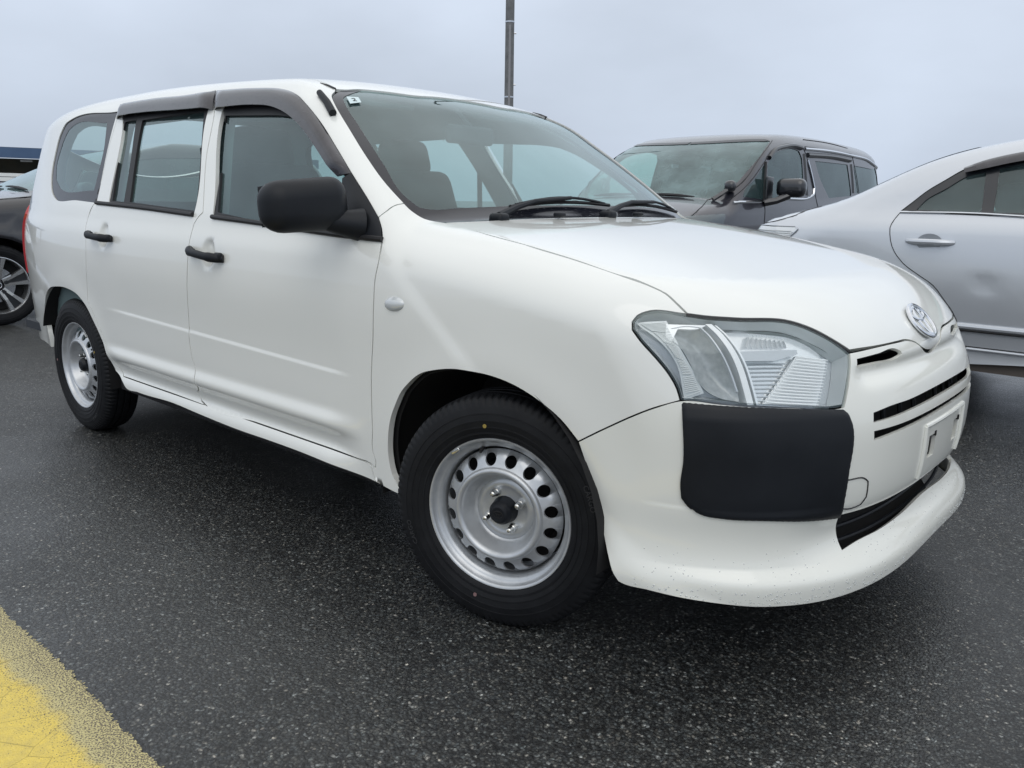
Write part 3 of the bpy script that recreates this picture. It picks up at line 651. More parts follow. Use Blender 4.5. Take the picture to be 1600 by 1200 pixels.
# yellow painted line, worn along its edge
def f_yel(t, b):
    co = t.nodes.new('ShaderNodeTexCoord').outputs['Object']
    sp = t.nodes.new('ShaderNodeSeparateXYZ'); t.links.new(co, sp.inputs[0])
    big, _ = tex_noise(t, 7, 4, .6, co); fine, _ = tex_noise(t, 260, 3, .6, co); mid, _ = tex_noise(t, 45, 4, .65, co)
    v = t.nodes.new('ShaderNodeTexVoronoi'); v.inputs['Scale'].default_value = 230; t.links.new(co, v.inputs['Vector'])
    # distance to the painted edge (y = -1.62), ragged
    m = t.nodes.new('ShaderNodeMath'); m.operation = 'MULTIPLY_ADD'; t.links.new(big, m.inputs[0]); m.inputs[1].default_value = .10; 
    t.links.new(sp.outputs['Y'], m.inputs[2])
    core = rmp(t, m.outputs[0], [(0, 1.), (1, 0.)]); core.node.color_ramp.elements[0].position = 0
    mr_ = t.nodes.new('ShaderNodeMapRange'); mr_.inputs['From Min'].default_value = -1.640; mr_.inputs['From Max'].default_value = -1.615
    md = t.nodes.new('ShaderNodeMath'); md.operation = 'MULTIPLY_ADD'; t.links.new(fine, md.inputs[0]); md.inputs[1].default_value = .05; t.links.new(m.outputs[0], md.inputs[2])
    t.links.new(md.outputs[0], mr_.inputs['Value'])
    yel = mixc(t, rmp(t, mid, [(.3, 0.), (.7, 1.)]), (.60, .47, .12), (.76, .58, .11))
    old = mixc(t, fine, (.34, .30, .14), (.66, .58, .28))
    c = mixc(t, mr_.outputs[0], yel, old)
    # asphalt showing through, more towards the edge
    mr2 = t.nodes.new('ShaderNodeMapRange'); mr2.inputs['From Min'].default_value = -1.74; mr2.inputs['From Max'].default_value = -1.60
    mr2.inputs['To Min'].default_value = .33; mr2.inputs['To Max'].default_value = .50; t.links.new(m.outputs[0], mr2.inputs['Value'])
    a = t.nodes.new('ShaderNodeMath'); a.operation = 'LESS_THAN'; t.links.new(fine, a.inputs[0]); t.links.new(mr2.outputs[0], a.inputs[1])
    crk = t.nodes.new('ShaderNodeTexVoronoi'); crk.feature = 'DISTANCE_TO_EDGE'; crk.inputs['Scale'].default_value = 9; t.links.new(co, crk.inputs['Vector'])
    ck_ = rmp(t, crk.outputs['Distance'], [(.0, .55), (.012, 1.)]); c = mixc(t, 1., c, ck_, 'MULTIPLY')
    c = mixc(t, a.outputs[0], c, (.12, .10, .07))
    t.links.new(c, b.inputs['Base Color'])
    nb = bump(t, b, fine, .5, .002); bump(t, b, v.outputs['Distance'], .4, .002, nb)
YEL = mat('worn_yellow_paint', rough=.5, fn=f_yel)
xs = np.arange(-1.55, 1.2, .006); ed = -1.622+.004*np.sin(xs*9)+.010*(rng.random(len(xs))-.5)
ed[(xs > -1.2) & (xs < .6)] += .008*(rng.random(((xs > -1.2) & (xs < .6)).sum())-.5)
V = [(x, -1.98, .004) for x in xs]+[(x, e, .004) for x, e in zip(xs, ed)]; n = len(xs)
part('yellow_line', (V, [(i, i+1, n+i+1, n+i) for i in range(n-1)]), YEL, None, False, kind='structure')

# ================================================================ WHITE STATION WAGON
F = van_body()
car = thing('parked_car', 'white station wagon in the foreground with black bumper corner and steel wheels', 'car', (-1.2, 0, 0)); BASE = Vector((-1.2, 0, 0))
ms = map_side
mh = lambda U: map_top(U, -.25, .30)
mw = lambda U: map_top(U, -1.25, .60)
D['FB'] = [(u, .326) for u, v in D['FB']]; D['RB'] = [(u, .326) for u, v in D['RB']]
g = lambda k: [tuple(p) for p in D[k]]
r = lambda k: g(k)[::-1]
CX = PI/2
mir = lambda L: [(PI-u, v) for u, v in L][::-1]
# door skins
fdoor = g('BG')+g('RG')[1:]+r('FB')[1:]+r('FG')[1:-2]+r('BELT_F')[1:]+[g('FRF')[1], g('FRF')[0], (D['FRF'][0][0]-.012, D['DFT'][-1][1]+.0)]
rdoor = g('BG')+g('RG')[1:]+g('RB')[1:]+g('RA')[1:]+g('RR_')[1:]+g('RW')[1:-1]+[(D['RW'][-1][0], D['RW'][-1][1]-.0), g('RRR')[0], g('RRR')[1]]+g('BELT_R')[1:]+[g('FRR')[1], g('FRR')[0], (D['FRR'][0][0]-.01, D['BG'][0][1])]
def fix_front(o): return o
fd = panel('front_door', F, fdoor, ms, WHITE, car, mirror='copy', step=.03, stepv=.0055, shear=-.022, thick=.014, bstep=.012, dense=[(-1.268, .880, .055, .005)])
rd = panel('rear_door', F, rdoor, ms, WHITE, car, mirror='copy', step=.03, stepv=.0055, shear=-.022, thick=.014, bstep=.012, dense=[(-2.10, .910, .055, .005)])
# black window frames and belt strips
ffr = [g('BG')[0]]+r('DFT')[1:]+g('FG')[1:3]+r('BELT_F')[1:]+[g('FRF')[1], g('FRF')[0]]
rfr = [g('BG')[0]]+g('DRT')[1:]+[g('RRR')[0], g('RRR')[1]]+g('BELT_R')[1:]+[g('FRR')[1], g('FRR')[0]]
for d, fr, hs, gl in ((fd, ffr, [g('FGL')], GLASS), (rd, rfr, [g('RGL'), g('RVG')], GLASS)):
    for s, way in ((0, None), (1, 'far')):
        panel('window_frame', F, fr, ms, RUBBER, d[s], holes=hs, mirror=way, step=.03, bstep=.012, off=-.004, thick=.012, gap=-.001)
        for h in hs: panel('window_glass', F, h, ms, gl, d[s], mirror=way, step=.04, bstep=.02, off=-.012, thick=0, gap=-.004)
def vpts(off, pts, mp=ms, FF=F):
    P, n, ok = surf_pts(FF, np.array(pts, float), mp, off); return P, n
# belt mouldings: a small raised strip along the glass foot
for s in (1, -1):
    for dd, k in ((fd, 'BELT_F'), (rd, 'BELT_R')):
        L = dens(g(k), .03, False); P, n_ = vpts(.004, L+np.array([0, .006]))
        part('belt_strip', tube([(p[0], s*p[1], p[2]) for p in P], .008, 8), RUBBER, dd[0 if s > 0 else 1])
# body side: pillars, roof rail, rear quarter and sill in one pressing
seam_x = [-1.0, -1.3, -1.7, -2.1, -2.5, -2.9, -3.08]
def roofpt(x, y):
    O = np.array([[x, y, .9]]); P, ok = cast(F, O, np.array([[0, 0, 1.]]), 0, .9, 60); return P[0]
seam = [roofpt(x, -.52-.012*(x > -1.05)*0) for x in seam_x]
seamU = [tuple(u) for u in inv_side(np.array(seam))]
rear_edge = [(-3.52, 1.28+.32), (-3.56, 1.36), (-3.56, 1.05), (-3.56, .60), (-3.54, .40), (-3.44, .345), (-3.15, .335)]
body = r('PF')+r('AP')[1:]+[tuple(inv_side(np.array([roofpt(-.955, -.530)]))[0])]+seamU+rear_edge+r('ARCH_R')+r('SILL')+r('FB')[0:0]+[g('FB')[0]]+g('FB')[1:]+g('RB')[1:]+g('RA')[1:]+g('RR_')[1:]+g('RW')[1:]+r('DRT')[1:]+r('DFT')[1:-1]
panel('body_side', F, body, ms, WHITE, car, holes=[g('QW')], mirror='copy', step=.02, thick=.02, gap=.0015, corner=40)
# quarter window
for s, way in ((0, None), (1, 'far')):
    q = panel('quarter_window', F, g('QW'), ms, FRIT, car, holes=[g('QG')], mirror=way, step=.03, bstep=.012, off=-.004, thick=.006, gap=.001)
    panel('window_glass', F, g('QG'), ms, TGLASS, q, mirror=way, step=.04, off=-.005, thick=0, gap=-.001)
# roof
half = [tuple(inv_side(np.array([roofpt(-.955, -.530)]))[0])]+seamU
mid = 2*ZC+PI
WTU = g('WTT')[1:-1]
WTU = WTU+[(WTU[-1][0]-.012, (WTU[-1][1]+mid/2)/2), (WTU[-1][0]-.016, mid/2)]
flipv = lambda L: [(u, mid-v) for u, v in L]
roof = half+[(-3.20, 2.0)]+flipv([(-3.20, 2.0)])+flipv(half)[::-1]+flipv(WTU)+WTU[::-1][1:]
panel('roof', F, roof, ms, WHITE, car, step=.035, thick=.01, gap=.003)
for s in (1, -1):
    P = [(x, s*-.532, roofpt(x, -.532)[2]-.001) for x in (-.955, -.99, -1.03)]
    part('roof_seam_strip', tube(P, [.006, .006, .003], 6), RUBBER, car)
# tailgate
tg = [(-3.20, 2.0-.02), (-3.58, 1.60), (-3.60, 1.05), (-3.60, .58), (-3.6, .42)]
ref = lambda L: [(2*(-2.9-PI/2)-u, v) for u, v in L]
tw = [(-3.85, 1.12), (-3.85, 1.42), (-4.0, 1.47)]
twf = tw+ref(tw)[::-1]
t0 = [(-3.60, 1.45), (-3.59, 1.05), (-3.59, .58), (-3.57, .36)]
tail = panel('tailgate', F, t0+ref(t0)[::-1], ms, WHITE, car, holes=[[(-3.70, 1.10), (-3.74, 1.36), (-4.0, 1.41)]+ref([(-3.70, 1.10), (-3.74, 1.36), (-4.0, 1.41)])[::-1]], step=.05, thick=.02)
panel('window_glass', F, [(-3.70, 1.10), (-3.74, 1.36), (-4.0, 1.41)]+ref([(-3.70, 1.10), (-3.74, 1.36), (-4.0, 1.41)])[::-1], ms, TGLASS, tail, step=.06, off=-.006, thick=0, gap=-.004)
# rear lamps wrap the corner
tl = [(-3.385, .985), (-3.42, .66), (-3.55, .66), (-3.555, 1.02), (-3.45, 1.04)]
panel('rear_lamp', F, tl, ms, REDL, car, mirror='copy', step=.02, off=.010, thick=.03, gap=0)
# front wing
fender = r('PF')[0:0]+r('PF')+g('FT')[1:]+g('HG_S')[1:]+g('LIN')[1:]+g('BGAP')[1:]+g('ARCH_F')[1:]+[g('SILL')[0], g('FB')[0]]+r('FG')[1:]
fender = g('PF')[::-1]+g('FT')[1:]+g('HG_S')[1:]+g('LIN')[1:]+g('BGAP')[1:]+g('ARCH_F')[1:]+[g('SILL')[0]]+[g('FB')[0]]+r('FG')[1:-1]
fn = panel('front_wing', F, fender, ms, WHITE, car, mirror='copy', step=.018, thick=.018, gap=.0018)
panel('wing_backing', F, fender, ms, DARK, car, mirror='copy', step=.025, off=-.03, thick=0, gap=-.006)  # black sheet added behind the wing so its gaps look dark
# bonnet
hood = g('HG')+g('HF')[1:]+g('HF2')[1:]
hood = hood+[(u, -v) for u, v in hood[::-1]]+[(u, -v) for u, v in g('RE')[1:3]]+[(u, v) for u, v in g('RE')[1:3]][::-1]
panel('bonnet', F, hood, mh, WHITE, car, step=.022, thick=.02, gap=.003)
panel('bonnet_gap_backing', F, hood, mh, DARK, car, step=.06, off=-.03, thick=0, gap=-.012)  # black sheet added under the bonnet to keep its gaps dark
# bumper
lb = g('LIPB')
bh = g('BGAP')[::-1]+g('HL_B')[1:]+g('HL_R')[1:]+[tuple(u) for u in g('HF2_S')[1:-1]]+[(CX-.035, D['HF2_S'][-1][1]-.004)]
blow = lb[:10]+[(u, .2215+.030*((u-.85)/.72)**1.3) for u in (.93, 1.04, 1.16, 1.30, 1.45)]
bump_o = bh+[(PI-u, v) for u, v in bh[::-1]]+[(PI-u, v) for u, v in blow]+blow[::-1]
# lower edge order: far arch -> centre -> near arch
bump_o = bh+[(PI-u, v) for u, v in bh[::-1]]+[(PI-u, v) for u, v in blow[1:]]+blow[::-1][:-1]
it = [(g('INT')[0][0], .399)]+[(u, .398+.016*((u-1.)/.57)**1.5) for u in (1.07, 1.2, 1.35, CX)]; ib = [(g('INB')[0][0], .314)]+[(u, .318+.020*((u-1.)/.57)) for u in (1.07, 1.2, 1.35, CX)]
intake = it+[(PI-u, v) for u, v in it[::-1][1:]]+[(PI-u, v) for u, v in ib]+ib[::-1][1:]
def slot(a, b_, vm): 
    T_ = g(a)[:-1]; B_ = g(b_)[:-1]
    return T_+[(PI-u, v) for u, v in T_[::-1]]+[(PI-u, v) for u, v in B_]+B_[::-1]
s1 = slot('SL1T', 'SL1B', 0); s2 = slot('SL2T', 'SL2B', 0)
s0 = g('SL0'); s0m = [(PI-u, v) for u, v in s0[::-1]]
ph = []
for y0, y1 in ((-.125, -.085), (.085, .125)):
    pts = [(.80, y0-.004, .522), (.80, y1+.004, .522), (.80, y1+.004, .466), (.80, y0-.004, .466)]
    ph.append([tuple(u) for u in inv_side(np.array(pts))])
bo = panel('front_bumper', F, bump_o, ms, BUMPW, car, holes=[intake, s1, s2, s0, s0m]+ph, step=.02, stepv=.007, thick=.009, gap=.0018, bstep=.009)
panel('grille_backing', F, [(CX-.66, .30), (CX-.62, .76), (CX+.62, .76), (CX+.66, .30)], ms, DARK, bo, step=.06, off=-.11, thick=0)
# grille ribs behind the openings
for k in range(-5, 6):
    if k == 0: continue
    u = CX+k*.115
    P, n_ = vpts(-.05, [(u, .565), (u, .64)]); part('grille_rib', tube(P, .006, 6), PLAST, bo)
for k, v in enumerate((.405, .388, .368, .348, .330)):
    L = [(u, v-.02*0) for u in np.linspace(CX-.60, CX+.60, 26)]; P, n_ = vpts(-.035, L); part('intake_slat', tube(P, .0045, 6), DCHROME if False else PLAST, bo)
# black corner guards
gd = g('GUARD')
def guard_warp(U, P, n):
    B = dens(gd, .003); dm = np.sqrt(((U[:, None]-B[None])**2).sum(2)).min(1)
    t = np.clip(dm/.010, 0, 1); return P+n*(.007*np.sqrt(1-(1-t)**2)-.007*np.clip((U[:, 1]-.628)/.032, 0, 1))[:, None]
for way in (None, 'far'):
    panel('bumper_corner_guard', F, gd, ms, PLAST, car, mirror=way, step=.0065, off=.002, thick=.03, gap=.001, warp=guard_warp, bstep=.005)
# towing eye cover outline
P, n_ = vpts(.0008, dens(g('TOW'), .01, False)); part('tow_cover_gap', tube(P, .0016, 5), RUBBER, bo)
# number plate mount
pm = []
for seg in (((-.168, .553), (.168, .553)), ((-.168, .553), (-.168, .425)), ((.168, .553), (.168, .425))):
    L = [tuple(np.array(seg[0])*(1-t)+np.array(seg[1])*t) for t in np.linspace(0, 1, 14)]
    U = inv_side(np.array([(.8, y, z) for y, z in L])); P, n_ = vpts(.001, U); pm.append(tube(P, .0055, 8))
part('plate_mount', join(pm), BUMPW, bo)
for y in (-.105, .105):
    U = inv_side(np.array([(.8, y, .505)])); P, n_ = vpts(-.012, U); p = Vector(P[0])
    part('mount_bracket', join([box(p+Vector((-.025, .004, 0)), (.004, .010, .05)), box(p+Vector((.0, .016, .018)), (.03, .008, .012))]), DARK, bo, False)
# ---------------------------------------------------------------- wheels (built about the hub: +y is inboard, outer face towards -y)
def rim_d(rr):
    pts_r = [.020, .055, .066, .0775, .0795, .085, .096, .1015, .106, .1115, .117, .121, .126, .150, .157, .160]
    pts_d = [.045, .045, .0415, .0445, .046, .041, .016, .0035, -.0015, -.0035, -.0010, .0055, .0085, .0205, .028, .038]
    return np.interp(rr, pts_r, pts_d)
def wheel_parts(parent, R=.302, rim=.195, detail=True):
    n = 128
    flange = [(.196, .012), (.1965, .003), (.194, -.0015), (.190, -.001), (.1865, .004), (.1845, .012), (.178, .016), (.172, .019), (.169, .026), (.1665, .036), (.1655, .050), (.164, .075), (.166, .13), (.19, .14)]
    sc = rim/.195
    flange = [(a*sc, b_) for a, b_ in flange]
    part('rim', lathe(flange, n), STEEL, parent, ang=60)
    # disc: one sixteenth with its hole, turned round
    sec = PI/16; r0, r1 = .121, .1605
    hc = [(.0 + .0152/.138*math.cos(t), .1385+.0152*math.sin(t)) for t in np.linspace(0, 2*PI, 25)[:-1]]
    outl = [(-sec, r0), (sec, r0), (sec, r1), (-sec, r1)]
    def fn(U):
        th, rr = U[:, 0], U[:, 1]; d = rim_d(rr)
        P = np.stack([rr*np.cos(th), d, rr*np.sin(th)], 1)
        nn = np.stack([0*th, -1+0*th, 0*th], 1); return P, nn
    def cdt(loops):
        B = np.concatenate([np.array(l) for l in loops]); gx, gy = np.meshgrid(np.linspace(-sec, sec, 7)[1:-1], np.linspace(r0, r1, 7)[1:-1])
        G = np.stack([gx.ravel(), gy.ravel()], 1); d = np.hypot(G[:, 0]*.138, G[:, 1]-.1385); G = G[d > .0185]
        edges = []; o = 0
        for l in loops: m = len(l); edges += [(o+i, o+(i+1) % m) for i in range(m)]; o += m
        vs, es, fs, *_ = delaunay_2d_cdt([Vector(u) for u in np.concatenate([B, G])], edges, [], 0, 1e-7)
        U = np.array([tuple(v) for v in vs]); T = np.array([f for f in fs]); c = U[T].mean(1)
        return U, T[~inpoly(c, np.array(loops[1]))]
    o4 = []
    for i in range(4):
        a = np.array(outl[i]); b_ = np.array(outl[(i+1) % 4]); o4 += [tuple(a+(b_-a)*k/4) for k in range(4)]
    U, T = cdt([o4, hc]); V = []; Fc = []
    hid = [i for i, u in enumerate(U) if abs(math.hypot(u[0]*.138, u[1]-.1385)-.0152) < 2e-4]
    hid.sort(key=lambda i: math.atan2(U[i][1]-.1385, U[i][0]*.138))
    for k in range(16):
        o = len(V); q = U.copy(); q[:, 0] += (k+.5)*2*sec; P, _ = fn(q); V += [tuple(p) for p in P]
        for t in T:
            a, b_, c = [Vector(V[o+i]) for i in t]; nn = (b_-a).cross(c-a)
            Fc.append(tuple(o+i for i in (t if nn.y < 0 else t[::-1])))
        h0 = len(V); V += [(V[o+i][0], V[o+i][1]+.006, V[o+i][2]) for i in hid]; m = len(hid)
        for i in range(m): j = (i+1) % m; Fc.append((o+hid[i], o+hid[j], h0+j, h0+i))
    bm = bmesh.new(); me = bpy.data.meshes.new('t'); me.from_pydata(V, [], Fc); bm.from_mesh(me); bmesh.ops.remove_doubles(bm, verts=bm.verts, dist=2e-5)
    V = [tuple(v.co) for v in bm.verts]; Fc = [tuple(x.index for x in f.verts) for f in bm.faces]; bm.free()
    prof = [(rr, float(rim_d(rr))) for rr in (.121, .119, .117, .1145, .1115, .109, .106, .104, .1015, .099, .096, .092, .088, .085, .082, .0795, .0775, .072, .066, .060, .055, .040, .020, .0)]
    d2 = lathe(prof, 96); V2, F2 = join([(V, Fc), d2])
    part('wheel_disc', ([(a*sc, b_, c*sc) for a, b_, c in V2], F2), STEEL, parent, ang=50)
    # dark drum behind the holes
    part('brake_drum', lathe([(.0, .085), (.12, .085), (.125, .10), (.16, .10)], 48), DARK, parent)
    # cap and nuts
    part('hub_cap', lathe([(.0, .004), (.018, .0035), (.024, .006), (.0275, .011), (.031, .017), (.033, .032), (.036, .047)], 6*4), PLAST, parent, ang=20)
    # small oval mark on the cap
    ring = lambda a, b_, cz=0: [(a*math.cos(t), .0030, cz+b_*math.sin(t)) for t in np.linspace(0, 2*PI, 25)[:-1]]
    part('cap_emblem', join([tube(ring(.013, .009), .0008, 5, closed=True), tube(ring(.0035, .008), .0007, 5, closed=True), tube(ring(.009, .0035, .004), .0007, 5, closed=True)]), RUBBER, parent)
    for k in range(4):
        a = math.radians(28+90*k); c = (.050*math.cos(a), 0, .050*math.sin(a))
        sh = lathe([(.0, .014), (.004, .0145), (.0068, .017), (.008, .022), (.0085, .032), (.0105, .034), (.0125, .046)], 6 if False else 12, c=c)
        part('wheel_nut', sh, NUT, parent, ang=25)
    # balance weight and valve
    a = math.radians(128); R3 = Matrix.Rotation(-a+PI/2, 3, 'Y')
    part('balance_weight', rounded((.188*sc*math.cos(a), -.003, .188*sc*math.sin(a)), (.026, .006, .009), .002, R3), NUT, parent)
    a = math.radians(108); part('valve', tube([(.170*math.cos(a), .03, .170*math.sin(a)), (.163*math.cos(a), .004, .163*math.sin(a))], .0045, 8), RUBBER, parent)
def tyre_part(parent, R=.302, rim=.195, wd=.155, lugs=96, nm='tyre'):
    # outer flange plane at d = 0; tyre centre plane at d = .070
    h = R-rim; prof = []
    for rr, d in ((rim-.002, .004), (rim+.002, -.001), (rim+.006, -.0030), (rim+.012, -.0055), (rim+.0125, -.0070), (rim+.017, -.0072), (rim+.0175, -.0060), (rim+.028, -.0095), (rim+.0285, -.0105), (rim+.031, -.0105), (rim+.0315, -.0097),
                  (rim+.045, -.0115), (rim+.0455, -.0125), (rim+.048, -.0124), (rim+.0485, -.0115), (rim+.062, -.0095), (rim+.0625, -.0103), (rim+.065, -.0100), (rim+.0655, -.0088)): prof.append((rr, d, 0))
    prof += [(R-.030, -.0055, 0), (R-.022, -.0025, .2), (R-.017, .000, 1), (R-.010, .004, 1), (R-.005, .010, 1), (R-.002, .018, 1), (R-.001, .026, .9), (R, .034, 0), (R, .038, 0), (R-.007, .039, 0), (R-.007, .045, 0), (R, .046, 0), (R+.0005, .064, 0), (R-.007, .065, 0), (R-.007, .070, 0)]
    full = prof+[(a, .140-b_, c) for a, b_, c in prof[::-1][1:]]
    n = lugs*6; V = []; Fc = []; m = len(full)
    for i in range(n):
        a = 2*PI*i/n; ph = (i % 6); lug = 1 if ph in (0, 1) else 0
        for rr, d, q in full:
            rr2 = rr-q*lug*.0038; V.append((rr2*math.cos(a), d, rr2*math.sin(a)))
    for i in range(n):
        j = (i+1) % n
        for k in range(m-1): Fc.append((i*m+k, i*m+k+1, j*m+k+1, j*m+k))
    return part(nm, (V, Fc), TYRE, parent, ang=32)
def text_mesh(txt, size=1., depth=.02, align='CENTER'):
    c = bpy.data.curves.new('t', 'FONT'); c.body = txt; c.size = size; c.extrude = depth; c.align_x = align; c.resolution_u = 2
    o = bpy.data.objects.new('t', c); COL.objects.link(o); bpy.context.view_layer.update()
    dg = bpy.context.evaluated_depsgraph_get(); me = bpy.data.meshes.new_from_object(o.evaluated_get(dg))
    V = [tuple(v.co) for v in me.vertices]; Fc = [tuple(p.vertices) for p in me.polygons]
    bpy.data.objects.remove(o); bpy.data.curves.remove(c); bpy.data.meshes.remove(me); return V, Fc
def side_text(txt, r0, a0, size, sgn=1):
    """raised letters bent round the sidewall, a0 = mid angle"""
    V, Fc = text_mesh(txt, size, .0006); out = []
    for x, y, z in V:
        rr = r0+y; a = a0-x/(r0+size*.3); out.append((rr*math.cos(a)*1, -.0112-z+max(0, (rr-.247))*.10, rr*math.sin(a)))
    # seen from -y, +x to the right: angle measured so text reads clockwise
    return out, Fc
LETTER = mat('tyre_letter_rubber', (.030, .031, .034), .5)
saveB = BASE.copy(); BASE = Vector((0, 0, 0))
def make_wheel(name, loc, rz, flip, detail=True):
    o = bpy.data.objects.new(name, None); COL.objects.link(o); o.parent = car; o.location = Vector(loc)-saveB
    o.rotation_euler = (0, 0, rz+(PI if flip else 0)); return o
wf = make_wheel('wheel', (.071*math.sin(.281), -.737-.071*math.cos(.281), .300), .281, False)
wheel_parts(wf); ty = tyre_part(wf)
for a_ in (200, 20): part('tyre_lettering', side_text('CARGO', .252, math.radians(a_), .019), LETTER, ty, False, kind='stuff')
for a, c_ in ((98, (.30, .22, .05)), (256, (.22, .13, .13))):
    t_ = math.radians(a); part('paint_dot', lathe([(0, -.0118), (.005, -.0118), (.0052, -.0105)], 12, c=(.228*math.cos(t_)*1.0, 0, .228*math.sin(t_))), mat('dot_paint', c_, .6), ty)
def copy_wheel(loc, rz, flip, spin):
    o = make_wheel('wheel', loc, rz, flip); hub = bpy.data.objects.new
    for ch in wf.children:
        c = ch.copy(); COL.objects.link(c); c.parent = o; c.rotation_euler.y = spin
        for g2 in ch.children:
            d = g2.copy(); COL.objects.link(d); d.parent = c
    return o
copy_wheel((-2.55, -.803, .300), 0, False, math.radians(75))
copy_wheel((-2.55, .803, .300), 0, True, .5)
copy_wheel((-.071*math.sin(.281), .737+.071*math.cos(.281), .300), .281, True, 1.1)
BASE = saveB
# wheel housings and underbody
def liner(xc, s, a1=188):
    V = []; Fc = []; m = 20
    for i in range(m+1):
        a = math.radians(-8)+math.radians(a1+8)*i/m
        for y in (.815, .48): V.append((xc+.372*math.cos(a), s*y, .30+.372*math.sin(a)))
    for i in range(m): Fc.append((2*i, 2*i+1, 2*i+3, 2*i+2))
    o = len(V); V.append((xc, s*.48, .30)); 
    for i in range(m): Fc.append((o, 2*i+1, 2*i+3))
    return V, Fc
part('wheel_housing', liner(-.04, -1), DARK, car); part('wheel_housing', liner(-.04, 1), DARK, car)
part('wheel_housing', liner(-2.57, -1, 158), DARK, car); part('wheel_housing', liner(-2.57, 1, 158), DARK, car)
part('underbody', join([box((-1.30, 0, .30), (1.75, 1.56, .10)), box((-.1, 0, .33), (1.2, .96, .12)), box((.40, 0, .33), (.34, 1.1, .12)), box((-2.7, 0, .36), (1.2, .96, .16)), box((-3.0, 0, .44), (.5, 1.1, .16))]), DARK, car, False)
for y in (-.72, .72): part('axle', tube([(-2.55, y, .30), (-2.55, 0, .28)], .05, 10), DARK, car)
# ---------------------------------------------------------------- door handles, recess cups, mirror, visors
def bez(L, k=8): return dens(L, 1e-3, False)
for s, dl in ((-1, 0), (1, 1)):
    for dd, xc, zc, L, dz in ((fd, -1.268, .868, .215, -.016), (rd, -2.10, .893, .205, -.010)):
        y0 = .833*s*1.0
        pts = []; rad = []
        for t in np.linspace(-1, 1, 15):
            pts.append((xc+t*L/2, s*(.838+.032*(1-abs(t)**3.2)), zc+t*dz/2)); rad.append(.0108*(1-.25*abs(t)**6)+.002*(abs(t) > .55))
        V, Fc = tube(pts, rad, 12)
        V = [(v[0], v[1], zc+(v[2]-zc)*1.25) for v in V]
        h = part('door_handle', (V, Fc), PLAST, dd[dl])
        V, Fc = rounded((xc-L*.42, s*.846, zc+.002), (.042, .020, .028), .009); part('lock_cover', (V, Fc), PLAST, h)
        V, Fc = rounded((xc+L*.42, s*.846, zc-.004), (.040, .020, .028), .009); part('handle_foot', (V, Fc), PLAST, h)
# mirrors
SAILP = g('SAIL')
for s, dl, way in ((-1, 0, None), (1, 1, 'far')):
    panel('mirror_sail', F, SAILP, ms, PLAST, fd[dl], mirror=way, step=.03, off=.006, thick=.012, gap=0)
    def sq(v):
        x, y, z = v; t = (y+.125)/.25  # outer end lower & narrower
        x2 = x+(.10*(y/.13)**2 if False else 0)-.035*(y/.125)**2*.6
        z2 = z*(1-.10*max(0, t-.5))+(.010*max(0, .4-t) if z > 0 else -.012*max(0, .4-t)) ; return Vector((x2, y, z2))
    bm_ = rounded((0, 0, 0), (.105, .240, .136), .050, seg=6, squash=sq)
    R3 = Matrix.Rotation(math.radians(-8)*-s, 3, 'Z') @ Matrix.Rotation(math.radians(4)*-s, 3, 'X')
    V = [R3 @ Vector((v[0], v[1]*(1 if s > 0 else -1), v[2]))+Vector((-.548, s*.934, 1.036)) for v in bm_[0]]
    Fc = bm_[1] if s > 0 else [tuple(reversed(f)) for f in bm_[1]]
    if s > 0: continue
    mi = part('door_mirror', (V, Fc), PLAST, car, ang=80)
    cc = Vector((-.548, s*.934, 1.036))
    gv = [R3 @ Vector((-.075, a*.095, b_*.052))+cc for a, b_ in ((-1, -1), (1, -1), (1, 1), (-1, 1))]
    part('mirror_glass', (gv, [(0, 1, 2, 3)]), CHROME, mi, False)
    part('mirror_stalk', join([tube([(-.500, s*.795, .985), (-.515, s*.835, .990), (-.535, s*.88, 1.0)], [.046, .036, .030], 14)]), PLAST, mi)
# rain visors: curved strips standing off the window head
def visor(A, B, name, parent, way, bulge=.019):
    na = dens(A, .02, False); nb_ = dens(B, .02, False)
    m = max(len(na), len(nb_))
    ra = np.stack([np.interp(np.linspace(0, 1, m), np.linspace(0, 1, len(na)), na[:, i]) for i in (0, 1)], 1)
    rb = np.stack([np.interp(np.linspace(0, 1, m), np.linspace(0, 1, len(nb_)), nb_[:, i]) for i in (0, 1)], 1)
    V = []; Fc = []; K = 7
    rows = []
    for k in range(K):
        t = k/(K-1); P, n_ = vpts(0, ra*(1-t)+rb*t)
        e_ = np.minimum(1, np.minimum(np.arange(m), np.arange(m)[::-1])/2.5)[:, None]
        o_ = .004+bulge*e_*(min(1, t/.45)**.6 if k else 0); rows.append(P+n_*o_)
    back = rows[-1]-n_*.004
    for j in range(m):
        for k in range(K): V.append(tuple(rows[k][j]))
        V.append(tuple(back[j])); V.append(tuple(rows[2][j]-n_[j]*.004))
    q = K+2
    for j in range(m-1):
        for k in range(q-1): Fc.append((j*q+k, j*q+k+1, (j+1)*q+k+1, (j+1)*q+k))
    Fc.append(tuple(range(q))); Fc.append(tuple((m-1)*q+k for k in range(q))[::-1])
    if way: V = [(a, -b_, c) for a, b_, c in V]; Fc = [tuple(reversed(f)) for f in Fc]
    part(name, (V, Fc), VISOR, parent, ang=50)
for s, way in ((0, None), (1, 'far')):
    visor(g('VIS_F'), g('VIS_FB'), 'rain_visor', fd[s], way)
    visor(g('VIS_R'), g('VIS_RB'), 'rain_visor', rd[s], way)
# side repeater on the wing
for s in (-1, 1):
    V, Fc = lathe([(.0, -.012), (.30, -.0115), (.62, -.009), (.86, -.005), (1., .002)], 28); V = [(-.323+v[0]*.040, s*(.8335)+(v[1] if s < 0 else -v[1]), .791+v[2]*.020+v[0]*.003) for v in V]
    part('side_repeater', (V, Fc), FROST, car, ang=80)
